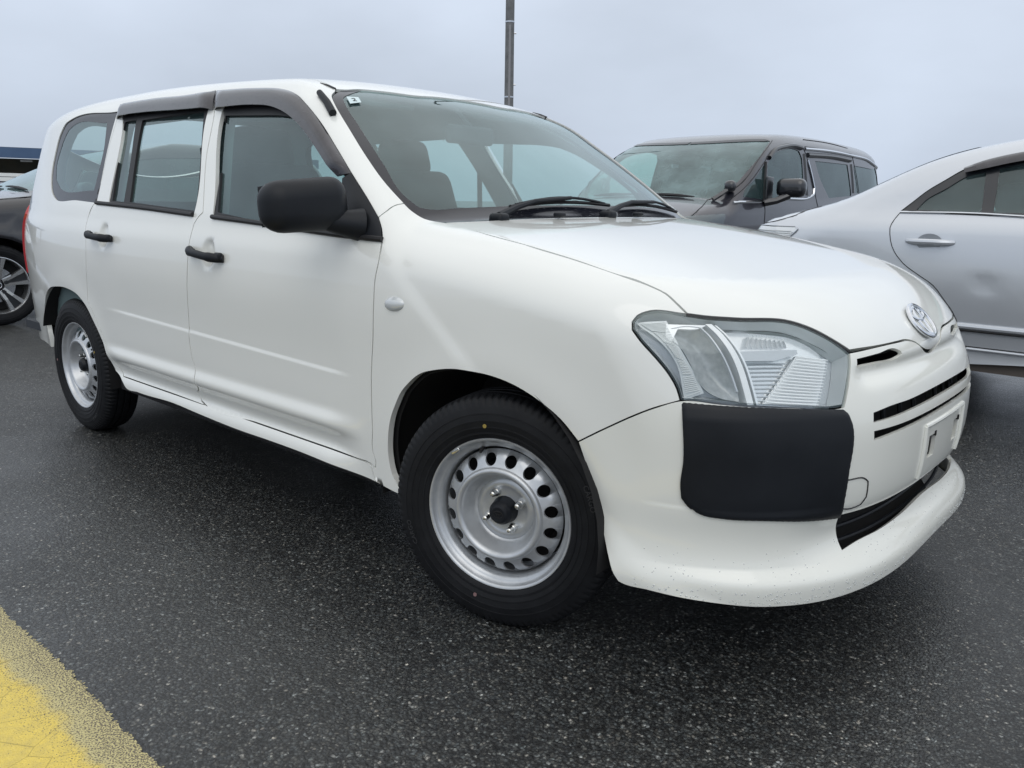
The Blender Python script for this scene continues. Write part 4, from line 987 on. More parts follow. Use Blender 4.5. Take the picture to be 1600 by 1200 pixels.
# pillar aerial
for s in (-1,):
    P, n_ = vpts(.009, inv_side(np.array([(-.919, -.615, 1.364), (-.86, -.63, 1.330), (-.809, -.648, 1.295)])))
    part('aerial', tube(P, [.010, .0115, .012], 10), PLAST, car)
# ---------------------------------------------------------------- windscreen
ws = g('WSN'); wl = ws+[(1.20, -.40), (1.205, 0.)]
wtopP, _ = vpts(0, WTU); wtopU = [tuple(u) for u in inv_top(wtopP, -1.25, .60)]; wtopU[-1] = (wtopU[-1][0], 0.)
wso = wtopU[::-1]+ws[1:]+[(1.195, -.45), (1.20, -.2)]
wso = wso+[(u, -v) for u, v in wso[::-1] if abs(v) > 1e-4]
gl_ = g('WGL')
gtop = [(.290, 0.), (.300, -.2), (.335, -.38)]
glass_o = gtop+gl_+[(1.106, -.55), (1.113, -.3)]
glass_o = glass_o+[(u, -v) for u, v in glass_o[::-1] if abs(v) > 1e-4]
wsp = panel('windscreen_frit', F, wso, mw, FRIT, car, holes=[glass_o], step=.03, bstep=.015, off=-.004, thick=0, gap=.0015)
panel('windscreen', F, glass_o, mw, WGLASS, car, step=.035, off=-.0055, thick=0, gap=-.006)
# cowl
P1 = [(-.25, y, .985) for y in np.linspace(-.66, .66, 12)]; P2 = [(-.42, y, 1.0) for y in np.linspace(-.66, .66, 12)]
part('cowl_panel', (P1+P2, [(i, i+1, 13+i, 12+i) for i in range(11)]), PLAST, car)
# wipers
def on_ws(y, a, off):
    P, n_ = vpts(off, [(a, y)], mw); return Vector(P[0])
def wiper(y0, y1, yb0, yb1):
    arm = [on_ws(y0, 1.170, .008), on_ws(y0*.75+y1*.25, 1.150, .022), on_ws((y0+y1)/2, 1.132, .028), on_ws(y1, 1.118, .026)]
    a = part('wiper', tube(arm, [.013, .009, .007, .006], 8), PLAST, car)
    bl = [on_ws(yb0+(yb1-yb0)*t, 1.128-.012*math.sin(PI*t), .008) for t in np.linspace(0, 1, 16)]
    part('wiper_blade', tube(bl, .006, 6), RUBBER, a)
    br = [on_ws(yb0+(yb1-yb0)*t, 1.126-.012*math.sin(PI*t), .008+.016*math.sin(PI*t)) for t in np.linspace(.05, .95, 16)]
    part('wiper_bridge', tube(br, .0045, 6), PLAST, a)
    part('wiper_pivot', rounded(arm[0]+Vector((0, 0, -.006)), (.05, .045, .03), .012), PLAST, a)
wiper(-.47, -.11, -.38, .10); wiper(.03, .40, .18, .62)
for y in (-.25, .17): part('washer_nozzle', rounded(on_ws(y, 1.185, .012), (.03, .03, .014), .006), PLAST, car)
# inspection sticker with a 2 on the screen
sv = [np.array(x) for x in ((-.889, -.538, 1.366), (-.881, -.497, 1.368), (-.847, -.512, 1.349), (-.844, -.558, 1.341))]
U_ = inv_top(np.array(sv), -1.25, .60); P, n_ = vpts(.0005, U_, mw)
stk = part('screen_sticker', ([tuple(p) for p in P], [(0, 1, 2, 3)]), mat('sticker_paper', (.62, .74, .76), .5), wsp, False)
ex = Vector(P[1]-P[0]).normalized(); ez = Vector(P[0]-P[3]).normalized(); cpt = Vector(P.mean(0)); nn_ = Vector(n_[0])
V, Fc = text_mesh('2', .032, .0002); V = [cpt+ex*v[0]*1.1+ez*(v[1]-.011)+nn_*(.0012+v[2]) for v in V]
part('sticker_digit', (V, Fc), RUBBER, stk, False)
# ---------------------------------------------------------------- headlamps
cover = g('LIN')+g('HL_B')[1:]+g('HL_R')[1:]+[tuple(u) for u in g('HF_S')[::-1][1:-1]]
LAMPW = mat('bright_lamp_white', (.93, .94, .95), .22, .1, coat=1.)  # near-white: bright reflections of the lamp optics are put into this colour
INDM = mat('indicator_grey', (.38, .40, .41), .3, .1, coat=.6, fn=lambda t, b: t.links.new(rmp(t, tex_noise(t, 60, 4, .6)[0], [(.3, (.28, .30, .31)), (.75, (.46, .48, .49))]), b.inputs['Base Color']))
def lampset(way):
    ru = lambda L: L
    L0 = panel('headlamp', F, cover, ms, LENS, car, mirror=way, step=.02, bstep=.012, off=-.001, thick=.008, gap=.002)
    panel('lamp_housing', F, cover, ms, GREYL, L0, mirror=way, step=.03, off=-.045, thick=0, gap=-.004)
    sg = -1 if way is None else 1
    def P3(pts, off):
        P, n_ = vpts(off, pts); 
        return [(p[0], p[1]*(-sg), p[2]) for p in P], n_
    rim_ = dens(cover, .012)
    Pa, n_ = vpts(-.003, inset(rim_, .006)); Pb, _ = vpts(-.044, inset(rim_, .010)); m = len(Pa)
    V = [tuple(p) for p in Pa]+[tuple(p) for p in Pb]; Fc = [(i, (i+1) % m, m+(i+1) % m, m+i) for i in range(m)]
    if sg > 0: V = [(a, -b_, c) for a, b_, c in V]
    part('lamp_side_wall', (V, Fc), FROST, L0)
    def strip(nm, L, w1, w2, o1, o2, m_):
        L = dens(L, .01, False); nrm = np.array([w2, 0.])
        a_, _ = P3(L, o1); b2, _ = P3(L+nrm, o1); c2, _ = P3(L+nrm*1.1, o2); d2, _ = P3(L-nrm*.1, o2)
        m = len(L); V = list(d2)+list(a_)+list(b2)+list(c2); Fc = []
        for k in range(3):
            for i in range(m-1): Fc.append((k*m+i, k*m+i+1, (k+1)*m+i+1, (k+1)*m+i))
        return part(nm, (V, Fc), m_, L0, ang=40)
    strip('lamp_divider', g('L_DIV'), 0, .0155, -.008, -.050, LAMPW)
    strip('lamp_divider', [(u+.024, v) for u, v in g('L_DIV')], 0, .005, -.012, -.040, REFL)
    rf = panel('reflector', F, g('L_REF'), ms, REFL, L0, mirror=way, step=.012, off=-.034, thick=.0, gap=0)
    # facets fanned in the reflector's upper half, their brightness put into white colour
    for k in range(9):
        u = .722+k*.0145; lean = .010-.0022*k
        q, _ = P3([(u, .7795), (u+.0135, .7795), (u+.0155+lean, .8085-.0016*k), (u+.003+lean, .8085-.0016*k)], -.020)
        q2, _ = P3([(u, .7795), (u+.0135, .7795), (u+.0155+lean, .8085-.0016*k), (u+.003+lean, .8085-.0016*k)], -.034)
        part('lamp_facet', ([tuple(q[0]), tuple(q2[1]), tuple(q2[2]), tuple(q[3])], [(0, 1, 2, 3)]), LAMPW, rf, False)
    q, _ = P3(g('L_SH'), -.012); q2, _ = P3(g('L_SH'), -.036); n5 = len(q)
    part('bulb_shield', ([tuple(x) for x in q]+[tuple(x) for x in q2], [tuple(range(n5))]+[(i, (i+1) % n5, n5+(i+1) % n5, n5+i) for i in range(n5)]), GREYL, rf)
    # horizontal optic bars: they fill the lower half of the reflector
    A_, B_, C_, E_ = [np.array(x) for x in g('L_RIB')]
    for k in range(16):
        t = (k+.5)/16; l = A_*(1-t)+E_*t; r_ = B_*(1-t)+C_*t
        l = l*(1-0)+0; P, _ = P3([tuple(l+(r_-l)*x) for x in np.linspace(0, 1, 8)], -.012)
        part('lamp_rib', tube(P, [.0012]+[.0021]*6+[.0012], 6), LAMPW if k % 1 == 0 else REFL, rf)
    panel('white_rib_backing', F, g('L_RIB'), ms, LAMPW, rf, mirror=way, step=.02, off=-.018, thick=.01, gap=0)  # white sheet added behind the ribs to brighten the reflector
    # lower wedge of the reflector, darker cut glass
    for k in range(10):
        t = k/9; u0 = .722+.022*t; P, _ = P3([(u0+.004, .742-.074*t), (u0+.115-.075*t, .742-.074*t)], -.026); part('lamp_rib', tube(P, .0016, 5), GREYL, rf)
    # indicator chamber: frosted bowl with a bright hood
    Bi = dens(g('L_IND'), .006)
    def wi(U, P, n):
        dm = np.sqrt(((U[:, None]-Bi[None])**2).sum(2)).min(1); t = np.clip(dm/.05, 0, 1); return P-n*(.030*(1-(1-t)**2))[:, None]
    panel('indicator_bowl', F, g('L_IND'), ms, INDM, L0, mirror=way, step=.010, bstep=.006, off=-.014, thick=.03, gap=0, warp=wi)
    strip('indicator_frame', g('L_IND')[:7], 0, -.004, -.010, -.02, GREYL)
    panel('indicator_hood', F, [(.5207, .82), (.6233, .8221), (.6088, .8149), (.5504, .8094), (.5356, .7802), (.5213, .791)], ms, LAMPW, L0, mirror=way, step=.012, off=-.012, thick=.02, gap=0)
    M1 = dens(g('L_MK'), .004, False); M2 = dens(g('L_MK2'), .004, False)
    for k in range(46):
        t = k/45; i1 = int(t*(len(M1)-1)); i2 = int(t*(len(M2)-1)); p1 = M1[i1]; p2 = M2[i2]
        P, _ = P3([tuple(p1+(p2-p1)*x) for x in np.linspace(0, 1, 4)], -.012); part('marker_rib', tube(P, .0010, 5), FROST, L0)
    panel('marker_lens', F, [tuple(x) for x in g('L_MK')]+[tuple(x) for x in g('L_MK2')[::-1]], ms, FROST, L0, mirror=way, step=.02, off=-.016, thick=0, gap=-.006)
    # black gasket between bonnet and lamp
    L = dens([tuple(u) for u in g('HF_S')], .02, False); P, _ = P3(L+np.array([0, -.001]), -.004); part('lamp_gasket', tube(P, .0045, 6), RUBBER, L0)
    return L0
lampset(None); lampset('far')
# ---------------------------------------------------------------- round emblem on the bonnet nose
ec = Vector((.7165, 0, .778)); U_ = inv_top(np.array([tuple(ec)]), -.25, .30); P, n_ = vpts(0, U_, mh); ec = Vector(P[0]); en = Vector(n_[0])
eu = Vector((0, 1, 0)); ev = en.cross(eu) if en.cross(eu).z > 0 else -en.cross(eu)
def ering(a, b_, cy=0, n=40): return [ec+eu*(a*math.cos(t))+ev*(cy+b_*math.sin(t))+en*(.008-.002*abs(math.cos(t))) for t in np.linspace(0, 2*PI, n+1)[:-1]]
em = part('bonnet_emblem', tube(ering(.060, .047), .0052, 10, closed=True), CHROME, car)
part('emblem_loop', tube(ering(.018, .0425), .0042, 10, closed=True), CHROME, em)
part('emblem_loop', tube(ering(.042, .0175, .021), .0042, 10, closed=True), CHROME, em)
part('emblem_backing', ([ec+eu*(.058*math.cos(t))+ev*(.045*math.sin(t))+en*.0035 for t in np.linspace(0, 2*PI, 33)[:-1]], [tuple(range(32))]), BUMPW, em, False)
# ---------------------------------------------------------------- cabin
cab = bpy.data.objects.new('cabin', None); COL.objects.link(cab); cab.parent = car
for s, way in ((0, None), (1, 'far')):
    panel('pillar_trim', F, [(-3.40, .35), (-3.45, 1.42), (-3.1, 1.95), (-1.15, 1.95), (-.42, 1.03), (-.42, .35)], ms, TRIM, cab, holes=[g('FGL'), [(D['RVG'][3][0], D['RVG'][3][1]), (D['RVG'][5][0], D['RVG'][5][1]), g('RVG')[0], g('RGL')[1], g('RGL')[2], g('RGL')[3]], g('QG')], mirror=way, step=.06, off=-.045, thick=0, gap=0)
panel('headlining', F, [(-1.06, 1.86), (-1.13, 1.70), (-3.1, 1.75), (-3.1, mid-1.75), (-1.13, mid-1.70), (-1.06, mid-1.86), (-1.02, mid-2.1), (-1.02, 2.1)], ms, TRIM, cab, step=.05, off=-.04, thick=0, warp=lambda U, P, n: P+n*(.032*sst(U[:, 0], -1.25, -1.03))[:, None])
part('cabin_floor', box((-1.9, 0, .40), (2.9, 1.5, .04)), DASH, cab, False)
part('dashboard', rounded((-.62, 0, .83), (.46, 1.44, .26), .07), DASH, cab)
part('instrument_hood', rounded((-.72, -.37, .98), (.20, .40, .08), .035), DASH, cab)
sw = [Vector((-.93, -.37, .93))+Vector((-.09*math.sin(t)*0, .185*math.cos(t), .185*math.sin(t)*.92))+Vector((-.185*math.sin(t)*.42, 0, 0)) for t in np.linspace(0, 2*PI, 33)[:-1]]
stw = part('steering_wheel', tube(sw, .015, 8, closed=True), DASH, cab)
part('wheel_spokes', join([tube([(-.93, -.545, .93), (-.90, -.37, .92), (-.93, -.195, .93)], .018, 8), tube([(-.90, -.37, .92), (-.70, -.37, .85)], .04, 8), rounded((-.91, -.37, .92), (.06, .13, .10), .025)]), DASH, stw)
def seat(x, y, wd=.50):
    st = part('seat', rounded((x, y, .58), (.52, wd, .17), .06), SEATM, cab)
    R3 = Matrix.Rotation(math.radians(-17), 3, 'Y')
    def sqz(v): return Vector((v.x, v.y*(1-.16*max(0, v.z+.05)/.3), v.z))
    part('backrest', rounded((x-.32, y, .88), (.15, wd, .62), .06, R3, squash=sqz), SEATM, st)
    part('headrest', rounded((x-.44, y, 1.235), (.11, .26, .17), .05, R3), SEATM, st)
    part('headrest_post', join([tube([(x-.40, y+dy, 1.10), (x-.43, y+dy, 1.20)], .007, 6) for dy in (-.06, .06)]), DCHROME, st)
seat(-1.22, -.37); seat(-1.22, .37)
rs_ = part('rear_bench', rounded((-2.02, 0, .58), (.48, 1.24, .14), .05), SEATM, cab)
part('bench_back', rounded((-2.32, 0, .80), (.13, 1.24, .46), .05, Matrix.Rotation(math.radians(-14), 3, 'Y')), SEATM, rs_)
rvm = part('rear_view_mirror', rounded((-.875, 0, 1.285), (.035, .23, .065), .015), DASH, cab); part('mirror_bracket', tube([(-.87, 0, 1.31), (-.945, 0, 1.375)], .009, 6), DASH, rvm)
for y in (-.36, .36): part('sun_visor', rounded((-1.06, y, 1.385), (.16, .38, .02), .008, Matrix.Rotation(math.radians(12), 3, 'Y')), TRIM, cab)
for y in (-.70, .70): part('seat_belt', join([tube([(-1.50, y, 1.22), (-1.46, y*.96, .60)], .012, 6)]), DASH, cab)

# rain beads clinging to the lower bumper, the corner guard and the mirror
def beads(name, n, ulo, uhi, vlo, vhi, off, rr, seed, m, parent, mp=ms, inside=None, holes=()):
    g_ = np.random.default_rng(seed); U = np.stack([g_.uniform(ulo, uhi, n), g_.uniform(vlo, vhi, n)], 1)
    if inside is not None: U = U[inpoly(U, np.array(inside))]
    for h_ in holes: U = U[~inpoly(U, np.array(h_))]
    P, nn = vpts(off, U, mp); V = []; Fc = []
    for p, q in zip(P, nn):
        R_ = rr*g_.uniform(.5, 1.3); q = Vector(q); a = q.orthogonal().normalized(); b = q.cross(a); o = len(V); K = 7
        V.append(Vector(p)+q*R_*.62)
        for h, k in ((.80, .38), (1., 0.)):
            for j in range(K): t = 2*PI*j/K; V.append(Vector(p)+(a*math.cos(t)+b*math.sin(t))*R_*h+q*R_*k)
        for j in range(K):
            l = (j+1) % K; Fc += [(o, o+1+j, o+1+l), (o+1+j, o+1+K+j, o+1+K+l, o+1+l)]
    part(name, (V, Fc), m, parent, ang=0, kind='stuff')
WATER = mat('rain_bead', (.92, .95, .96), .03, spec=.9, Transmission_Weight=.65, IOR=1.33, coat=1.)
bin_ = inset(dens(bump_o, .02), .004); bho = [intake, s1, s2, s0, s0m, gd]+ph
beads('rain_beads', 460, .48, CX+.5, .225, .262, .0003, .0018, 3, WATER, bo, ms, bin_, bho)
beads('rain_beads', 260, .50, CX+.5, .262, .34, .0003, .0012, 5, WATER, bo, ms, bin_, bho)


# ================================================================ THE OTHER CARS
def copy_tree(o, parent):
    c = o.copy(); COL.objects.link(c); c.parent = parent
    for ch in o.children: copy_tree(ch, c)
    return c
def dom(pts, inv): return [tuple(u) for u in inv(np.array(pts, float))]
def shell(name, F, outline, holes, mp, m, parent, step=.035, **k):
    """near half (outline ends on the centre line) joined with its mirror image"""
    V, Fc, NN, fl = panel_mesh(name, F, outline, holes, mp, step=step, thick=.0, gap=0, **k)
    n = len(V); V2 = V+[(a, -b, c) for a, b, c in V]; F2 = Fc+[tuple(n+i for i in reversed(f)) for f in Fc]; N2 = NN+[(a, -b, c) for a, b, c in NN]
    me = bpy.data.meshes.new(name); me.from_pydata([(a-BASE.x, b-BASE.y, c-BASE.z) for a, b, c in V2], [], F2); me.update()
    me.polygons.foreach_set('use_smooth', [True]*len(me.polygons))
    me.normals_split_custom_set([N2[v] for p in me.polygons for v in p.vertices])
    return obj(name, me, m, parent)
def arch(xc, r, z0=.31, lo=.30, n=13):
    a0 = math.asin((z0-lo)/r) if lo < z0 else 0
    return [(xc+r*math.cos(t), z0+r*math.sin(t)) for t in np.linspace(-a0, PI+a0, n)]
def seat_row(parent, x, y, sx=1., z=.95, nm='seat'):
    st = part(nm, rounded((x, y, z-.35), (.5, .5, .16), .06), SEATM, parent)
    R3 = Matrix.Rotation(math.radians(-15), 3, 'Y')
    part('backrest', rounded((x-.30, y, z), (.15, .50, .62), .06, R3), SEATM, st)
    part('headrest', rounded((x-.42, y, z+.36), (.11, .26, .17), .05, R3), SEATM, st)
def tube_on(F, mp, U, r, off, far=False, n=8):
    P, _ = vpts(off, U, mp, F); return tube([(p[0], -p[1] if far else p[1], p[2]) for p in P], r, n)
def alloy(parent, R, rim, mface, mdark):
    BASEs = BASE
    part('rim', lathe([(rim+.003, .012), (rim+.003, 0), (rim-.003, -.001), (rim-.008, .006), (rim-.012, .03), (rim-.018, .12)], 64), mface, parent, ang=50)
    part('wheel_back', lathe([(0, .10), (rim-.02, .10)], 32), DARK, parent)
    part('brake_disc', lathe([(.06, .07), (rim*.62, .07), (rim*.62, .085)], 32), DCHROME, parent)
    for k in range(5):
        for sgn in (-1, 1):
            a = 2*PI*k/5+.3; V = []
            for rr, wd, off, d in ((.045, .012, .016, .030), (rim*.55, .011, .030, .010), (rim-.014, .017, .052, .004)):
                c = Vector((math.cos(a), 0, math.sin(a))); t = Vector((-math.sin(a), 0, math.cos(a)))
                for q in (-1, 1): V.append(c*rr+t*(sgn*off+q*wd)+Vector((0, d, 0)))
                for q in (-1, 1): V.append(c*rr+t*(sgn*off+q*(wd+.004))+Vector((0, d+.03, 0)))
            Fc = []
            for s_ in range(2):
                o = s_*4; Fc += [(o, o+1, o+5, o+4), (o+1, o+3, o+7, o+5), (o+2, o, o+4, o+6)]
            part('spoke', (V, Fc), mface, parent, False)
        a2 = 2*PI*k/5+.3; V = []
        for rr, wd in ((.05, .012), (rim*.6, .022), (rim-.014, .038)):
            c = Vector((math.cos(a2), 0, math.sin(a2))); t = Vector((-math.sin(a2), 0, math.cos(a2)))
            V += [c*rr+t*wd+Vector((0, .022, 0)), c*rr-t*wd+Vector((0, .022, 0))]
        part('spoke_web', (V, [(0, 1, 3, 2), (2, 3, 5, 4)]), mdark, parent, False)
    part('hub_cap', lathe([(0, .008), (.026, .010), (.030, .016), (.034, .034), (.05, .04)], 24), mdark, parent)
    part('cap_ring', tube([(.022*math.cos(t), .007, .022*math.sin(t)) for t in np.linspace(0, 2*PI, 25)[:-1]], .002, 6, closed=True), CHROME, parent)
def set_wheels(root, places, R, rim, maker):
    """places: (x, y, sign) in the root's frame; outer face towards sign*y"""
    global BASE
    B = BASE; BASE = Vector((0, 0, 0)); first = None
    for x, y, s in places:
        o = bpy.data.objects.new('wheel', None); COL.objects.link(o); o.parent = root; o.location = Vector((x, y, R))-B; o.rotation_euler.z = 0 if s < 0 else PI
        if first is None:
            maker(o); tyre_part(o, R, rim, .2, 40); first = o
        else:
            for ch in first.children: copy_tree(ch, o)
    BASE = B
# ---------------------------------------------------------------- silver saloon beyond the wagon (nose to the right)
FS = sedan_body()
sal = thing('parked_car', 'silver saloon with a dent low in its rear door, beyond the bonnet at the right', 'car', (1.2, 3.1, 0), 'cars parked around the wagon')
BASE = Vector((1.2, 0, 0))
mS = lambda U: map_side(U, 3.3, -.35, .8)
iS = lambda P: inv_side(P, 3.3, -.35, .8)
vc = .8+PI/2
bl = [(-.35-PI/2, .36), (-.95, .33), (-.60, .30)]
ar = [(x, max(z, .30)) for x, z in arch(-.10, .365)][::-1]; af = [(x, max(z, .30)) for x, z in arch(2.75, .365)][::-1]
sout = bl+[(x, z) for x, z in ar]+[(.4, .315), (2.25, .315)]+[(x, z) for x, z in af]+[(3.3, .28), (3.9, .26), (3.3+PI/2, .24), (3.3+PI/2, .8), (3.3+PI/2, vc-.01), (3.3, vc), (-.35, vc), (-.35-PI/2, vc-.01)]
WO = dom([(-.045, -.83, 1.035), (.0, -.80, 1.08), (.06, -.77, 1.14), (.13, -.74, 1.19), (.2, -.71, 1.24), (.27, -.69, 1.275), (.36, -.68, 1.305), (.6, -.66, 1.345), (1.0, -.64, 1.375), (1.5, -.64, 1.37), (1.9, -.67, 1.31), (2.3, -.73, 1.19), (2.62, -.80, 1.04)], iS)+dom([(2.62, -.86, 1.0), (1.8, -.86, 1.015), (.6, -.85, 1.018), (.1, -.83, 1.026)], iS)
sb = shell('body', FS, sout, [WO], mS, SILVER, sal, step=.04)
BLK = mat('black_window_trim', (.014, .016, .02), .3, coat=.5)
def wfr(name, hs, outl, mp, FF, parent, inv, m=BLK, **k):
    for way in (None, 'far'):
        panel(name, FF, outl, mp, m, parent, holes=hs, mirror=way, step=.05, bstep=.02, off=-.004, thick=.01, gap=0, **k)
gq = dom([(.03, -.82, 1.045), (.06, -.79, 1.09), (.14, -.77, 1.15), (.23, -.74, 1.215), (.30, -.735, 1.235), (.325, -.83, 1.038)], iS)
gd_ = dom([(.355, -.73, 1.255), (.6, -.69, 1.305), (1.0, -.67, 1.33), (1.12, -.67, 1.33), (1.10, -.84, 1.036), (.375, -.83, 1.038)], iS)
gf = dom([(1.25, -.67, 1.33), (1.5, -.67, 1.325), (1.85, -.70, 1.27), (2.15, -.75, 1.17), (2.4, -.82, 1.06), (2.4, -.84, 1.03), (1.23, -.84, 1.036)], iS)
wfr('window_frame', [gq, gd_, gf], WO, mS, FS, sal, iS)
for h in (gq, gd_, gf):
    for way in (None, 'far'): panel('window_glass', FS, h, mS, TGLASS, sal, mirror=way, step=.06, off=-.010, thick=0, gap=-.006)
# door shut lines as narrow dark recesses, mouldings, handle
def shut(FF, mp, U, parent, r=.0022, nm='shut_line'):
    L = dens(U, .03, False)
    for far in (False, True): part(nm, tube_on(FF, mp, L, r, .0004, far, 5), RUBBER, parent)
dg = dom([(-.04, -.83, 1.03), (-.058, -.86, .99), (-.066, -.88, .95), (-.060, -.89, .92), (-.040, -.9, .86), (-.005, -.91, .81), (.025, -.91, .78), (.10, -.92, .73), (.18, -.92, .68), (.24, -.92, .61), (.28, -.92, .56), (.31, -.91, .50), (.33, -.91, .40)], iS)
shut(FS, mS, dg, sal); shut(FS, mS, dom([(1.17, -.84, 1.03), (1.15, -.9, .8), (1.16, -.9, .6), (1.20, -.9, .40)], iS), sal)
shut(FS, mS, dom([(2.55, -.86, 1.0), (2.35, -.9, .8), (2.3, -.9, .6), (2.28, -.9, .40)], iS), sal)
shut(FS, mS, dom([(.33, -.9, .397), (1.2, -.9, .397), (2.28, -.9, .40)], iS), sal, .003)
shut(FS, mS, dom([(-.52, -.62, 1.05), (-.585, -.68, 1.03), (-.62, -.74, 1.0), (-.70, -.76, .975), (-.86, -.70, .955), (-.93, -.5, .95), (-.98, -.2, .95), (-.98, -.01, .95)], iS), sal)
for far in (False, True):
    part('belt_chrome', tube_on(FS, mS, dens(dom([(-.04, -.83, 1.028), (.3, -.83, 1.027), (.6, -.85, 1.015), (1.8, -.86, 1.01), (2.6, -.86, 1.0)], iS), .05, False), .0065, .004, far), CHROME, sal)
    part('side_moulding', tube_on(FS, mS, dens(dom([(.30, -.91, .497), (1.1, -.91, .497)], iS), .05, False), .0155, .004, far, 10), SILVER, sal)
    part('moulding_underside', tube_on(FS, mS, dens(dom([(.31, -.91, .478), (1.1, -.91, .478)], iS), .05, False), .006, .008, far, 6), RUBBER, sal)
    part('sill_trim', tube_on(FS, mS, dens(dom([(.36, -.9, .388), (2.2, -.9, .388)], iS), .1, False), .007, .006, far, 8), SILVER, sal)
    s = 1 if far else -1
    V = []; pts = []; rd_ = []
    for t in np.linspace(-1, 1, 13): pts.append((.135+t*.108, s*(.900+.030*(1-abs(t)**3)), .890)); rd_.append(.0155*(1-.35*abs(t)**4))
    h = part('door_handle', tube(pts, rd_, 10), SILVER, sal)
    part('cup_shade_disc', ([(.132+.058*math.cos(t), s*(.9055), .888+.042*math.sin(t)) for t in np.linspace(0, 2*PI, 25)[:-1]], [tuple(range(24))]), mat('shaded_silver', (.30, .32, .35), .3, .5) if not far else bpy.data.materials['shaded_silver'], h, False)  # flat disc: shade of the hollow is painted in as darker silver
    h2 = part('door_handle', tube([(p[0]+1.15, p[1], p[2]+.002) for p in pts], rd_, 10), SILVER, sal)
CLRTAIL = mat('pale_lamp_lens', (.72, .75, .77), .15, .1, coat=1.)
tlp = dom([(-.58, -.83, .938), (-.565, -.84, .925), (-.60, -.84, .885), (-.70, -.82, .872), (-.86, -.72, .872), (-.93, -.5, .875), (-.93, -.5, .93), (-.86, -.70, .94), (-.74, -.79, .938)], iS)
for way in (None, 'far'):
    tlq = panel('rear_lamp', FS, tlp, mS, CLRTAIL, sal, mirror=way, step=.02, off=.006, thick=.02, gap=0)
L = dens(tlp, .02); 
for far in (False, True): part('lamp_rim', tube_on(FS, mS, np.vstack([L, L[:1]]), .005, .004, far, 6), DCHROME, sal)
for far in (False, True):
    for v in (.888, .900, .912): part('lamp_rib', tube_on(FS, mS, dens(dom([(-.60, -.84, v), (-.74, -.80, v), (-.86, -.71, v)], iS), .03, False), .0035, .007, far, 5), FROST, sal)
# visor over the rear door glass
for far in (False, True):
    A_ = dens(dom([(.20, -.71, 1.245), (.27, -.69, 1.275), (.36, -.68, 1.305), (.6, -.66, 1.345), (1.0, -.64, 1.375)], iS), .03, False); B_ = dens(dom([(.21, -.74, 1.215), (.30, -.73, 1.235), (.40, -.72, 1.26), (.6, -.70, 1.29), (1.0, -.68, 1.32)], iS), .03, False)
    m = min(len(A_), len(B_)); P1_, n1 = vpts(.006, A_[:m], mS, FS); P2_, n2 = vpts(.026, B_[:m], mS, FS)
    V = [(p[0], -p[1] if far else p[1], p[2]) for p in list(P1_)+list((P1_+P2_)/2+n1*.010)+list(P2_)]; 
    part('rain_visor', (V, [(k*m+i, k*m+i+1, (k+1)*m+i+1, (k+1)*m+i) for k in (0, 1) for i in range(m-1)]), VISOR, sal)
part('underbody', box((1.5, 0, .36), (4.2, 1.45, .16)), DARK, sal, False)
part('sill_flange', box((1.25, -.855, .300), (1.9, .02, .05)), mat('brown_underseal', (.10, .085, .075), .7), sal, False)
part('sill_flange', box((1.25, .855, .300), (1.9, .02, .05)), bpy.data.materials['brown_underseal'], sal, False)
part('cabin_lining', box((1.3, 0, .60), (2.6, 1.5, .06)), DASH, sal, False)
for x, y in ((.75, -.36), (.75, .36), (1.75, -.38), (1.75, .38)): seat_row(sal, x, y, z=.88)
panel('rear_window', FS, dom([(-.30, -.48, 1.13), (.18, -.42, 1.37), (.18, -.01, 1.40), (-.33, -.01, 1.16)], iS), mS, FRIT, sal, mirror='copy', step=.05, off=.004, thick=.0, gap=0)
panel('windscreen', FS, dom([(2.95, -.55, 1.08), (2.2, -.50, 1.37), (2.2, -.01, 1.41), (3.05, -.01, 1.09)], iS), mS, FRIT, sal, mirror='copy', step=.05, off=.004, thick=.0, gap=0)
panel('headlamp', FS, dom([(3.55, -.74, .72), (3.80, -.62, .70), (3.84, -.42, .70), (3.80, -.42, .60), (3.75, -.6, .58), (3.5, -.76, .62)], iS), mS, CLRTAIL, sal, mirror='copy', step=.04, off=.004, thick=.01, gap=0)
set_wheels(sal, [(-.10, -.86, -1), (2.75, -.86, -1), (-.10, .86, 1), (2.75, .86, 1)], .31, .21, lambda o: alloy(o, .31, .21, STEEL, DARK))
for s in (-1, 1):
    for xc in (-.10, 2.75):
        V, Fc = liner(0, s); part('wheel_housing', ([(v[0]+xc, v[1]*1.04, v[2]) for v in V], Fc), DARK, sal)
    part('door_mirror', rounded((2.32, s*1.0, 1.05), (.10, .20, .13), .045), SILVER, sal)
# ---------------------------------------------------------------- dark minivan behind, nose towards the camera side
FV = van_dark_body()
van = thing('parked_car', 'tall dark grey minivan with chrome window trim behind the wagon windscreen', 'car', (-2.894, 4.268, 0), 'cars parked around the wagon', rz=math.radians(-90.8))
BASE = Vector((0, 0, 0))
mV = lambda U: map_side(U, .3, -3.4, .8); iV = lambda P: inv_side(P, .3, -3.4, .8)
ar = [(x, max(z, .30)) for x, z in arch(-3.0, .38, .33)][::-1]; af = [(x, max(z, .30)) for x, z in arch(0, .38, .33)][::-1]
ck = lambda u: (u, vc)
wsn = dom([(-.97, -.75, 1.63), (-.80, -.79, 1.555), (-.62, -.81, 1.45), (-.41, -.81, 1.32), (-.28, -.78, 1.22), (-.16, -.73, 1.15), (-.06, -.66, 1.095)], iV)
wsn_all = dom([(-.83, -.01, 1.655), (-.86, -.31, 1.65), (-.93, -.6, 1.64)], iV)+wsn+dom([(-.02, -.39, 1.11), (0.0, -.01, 1.12)], iV)
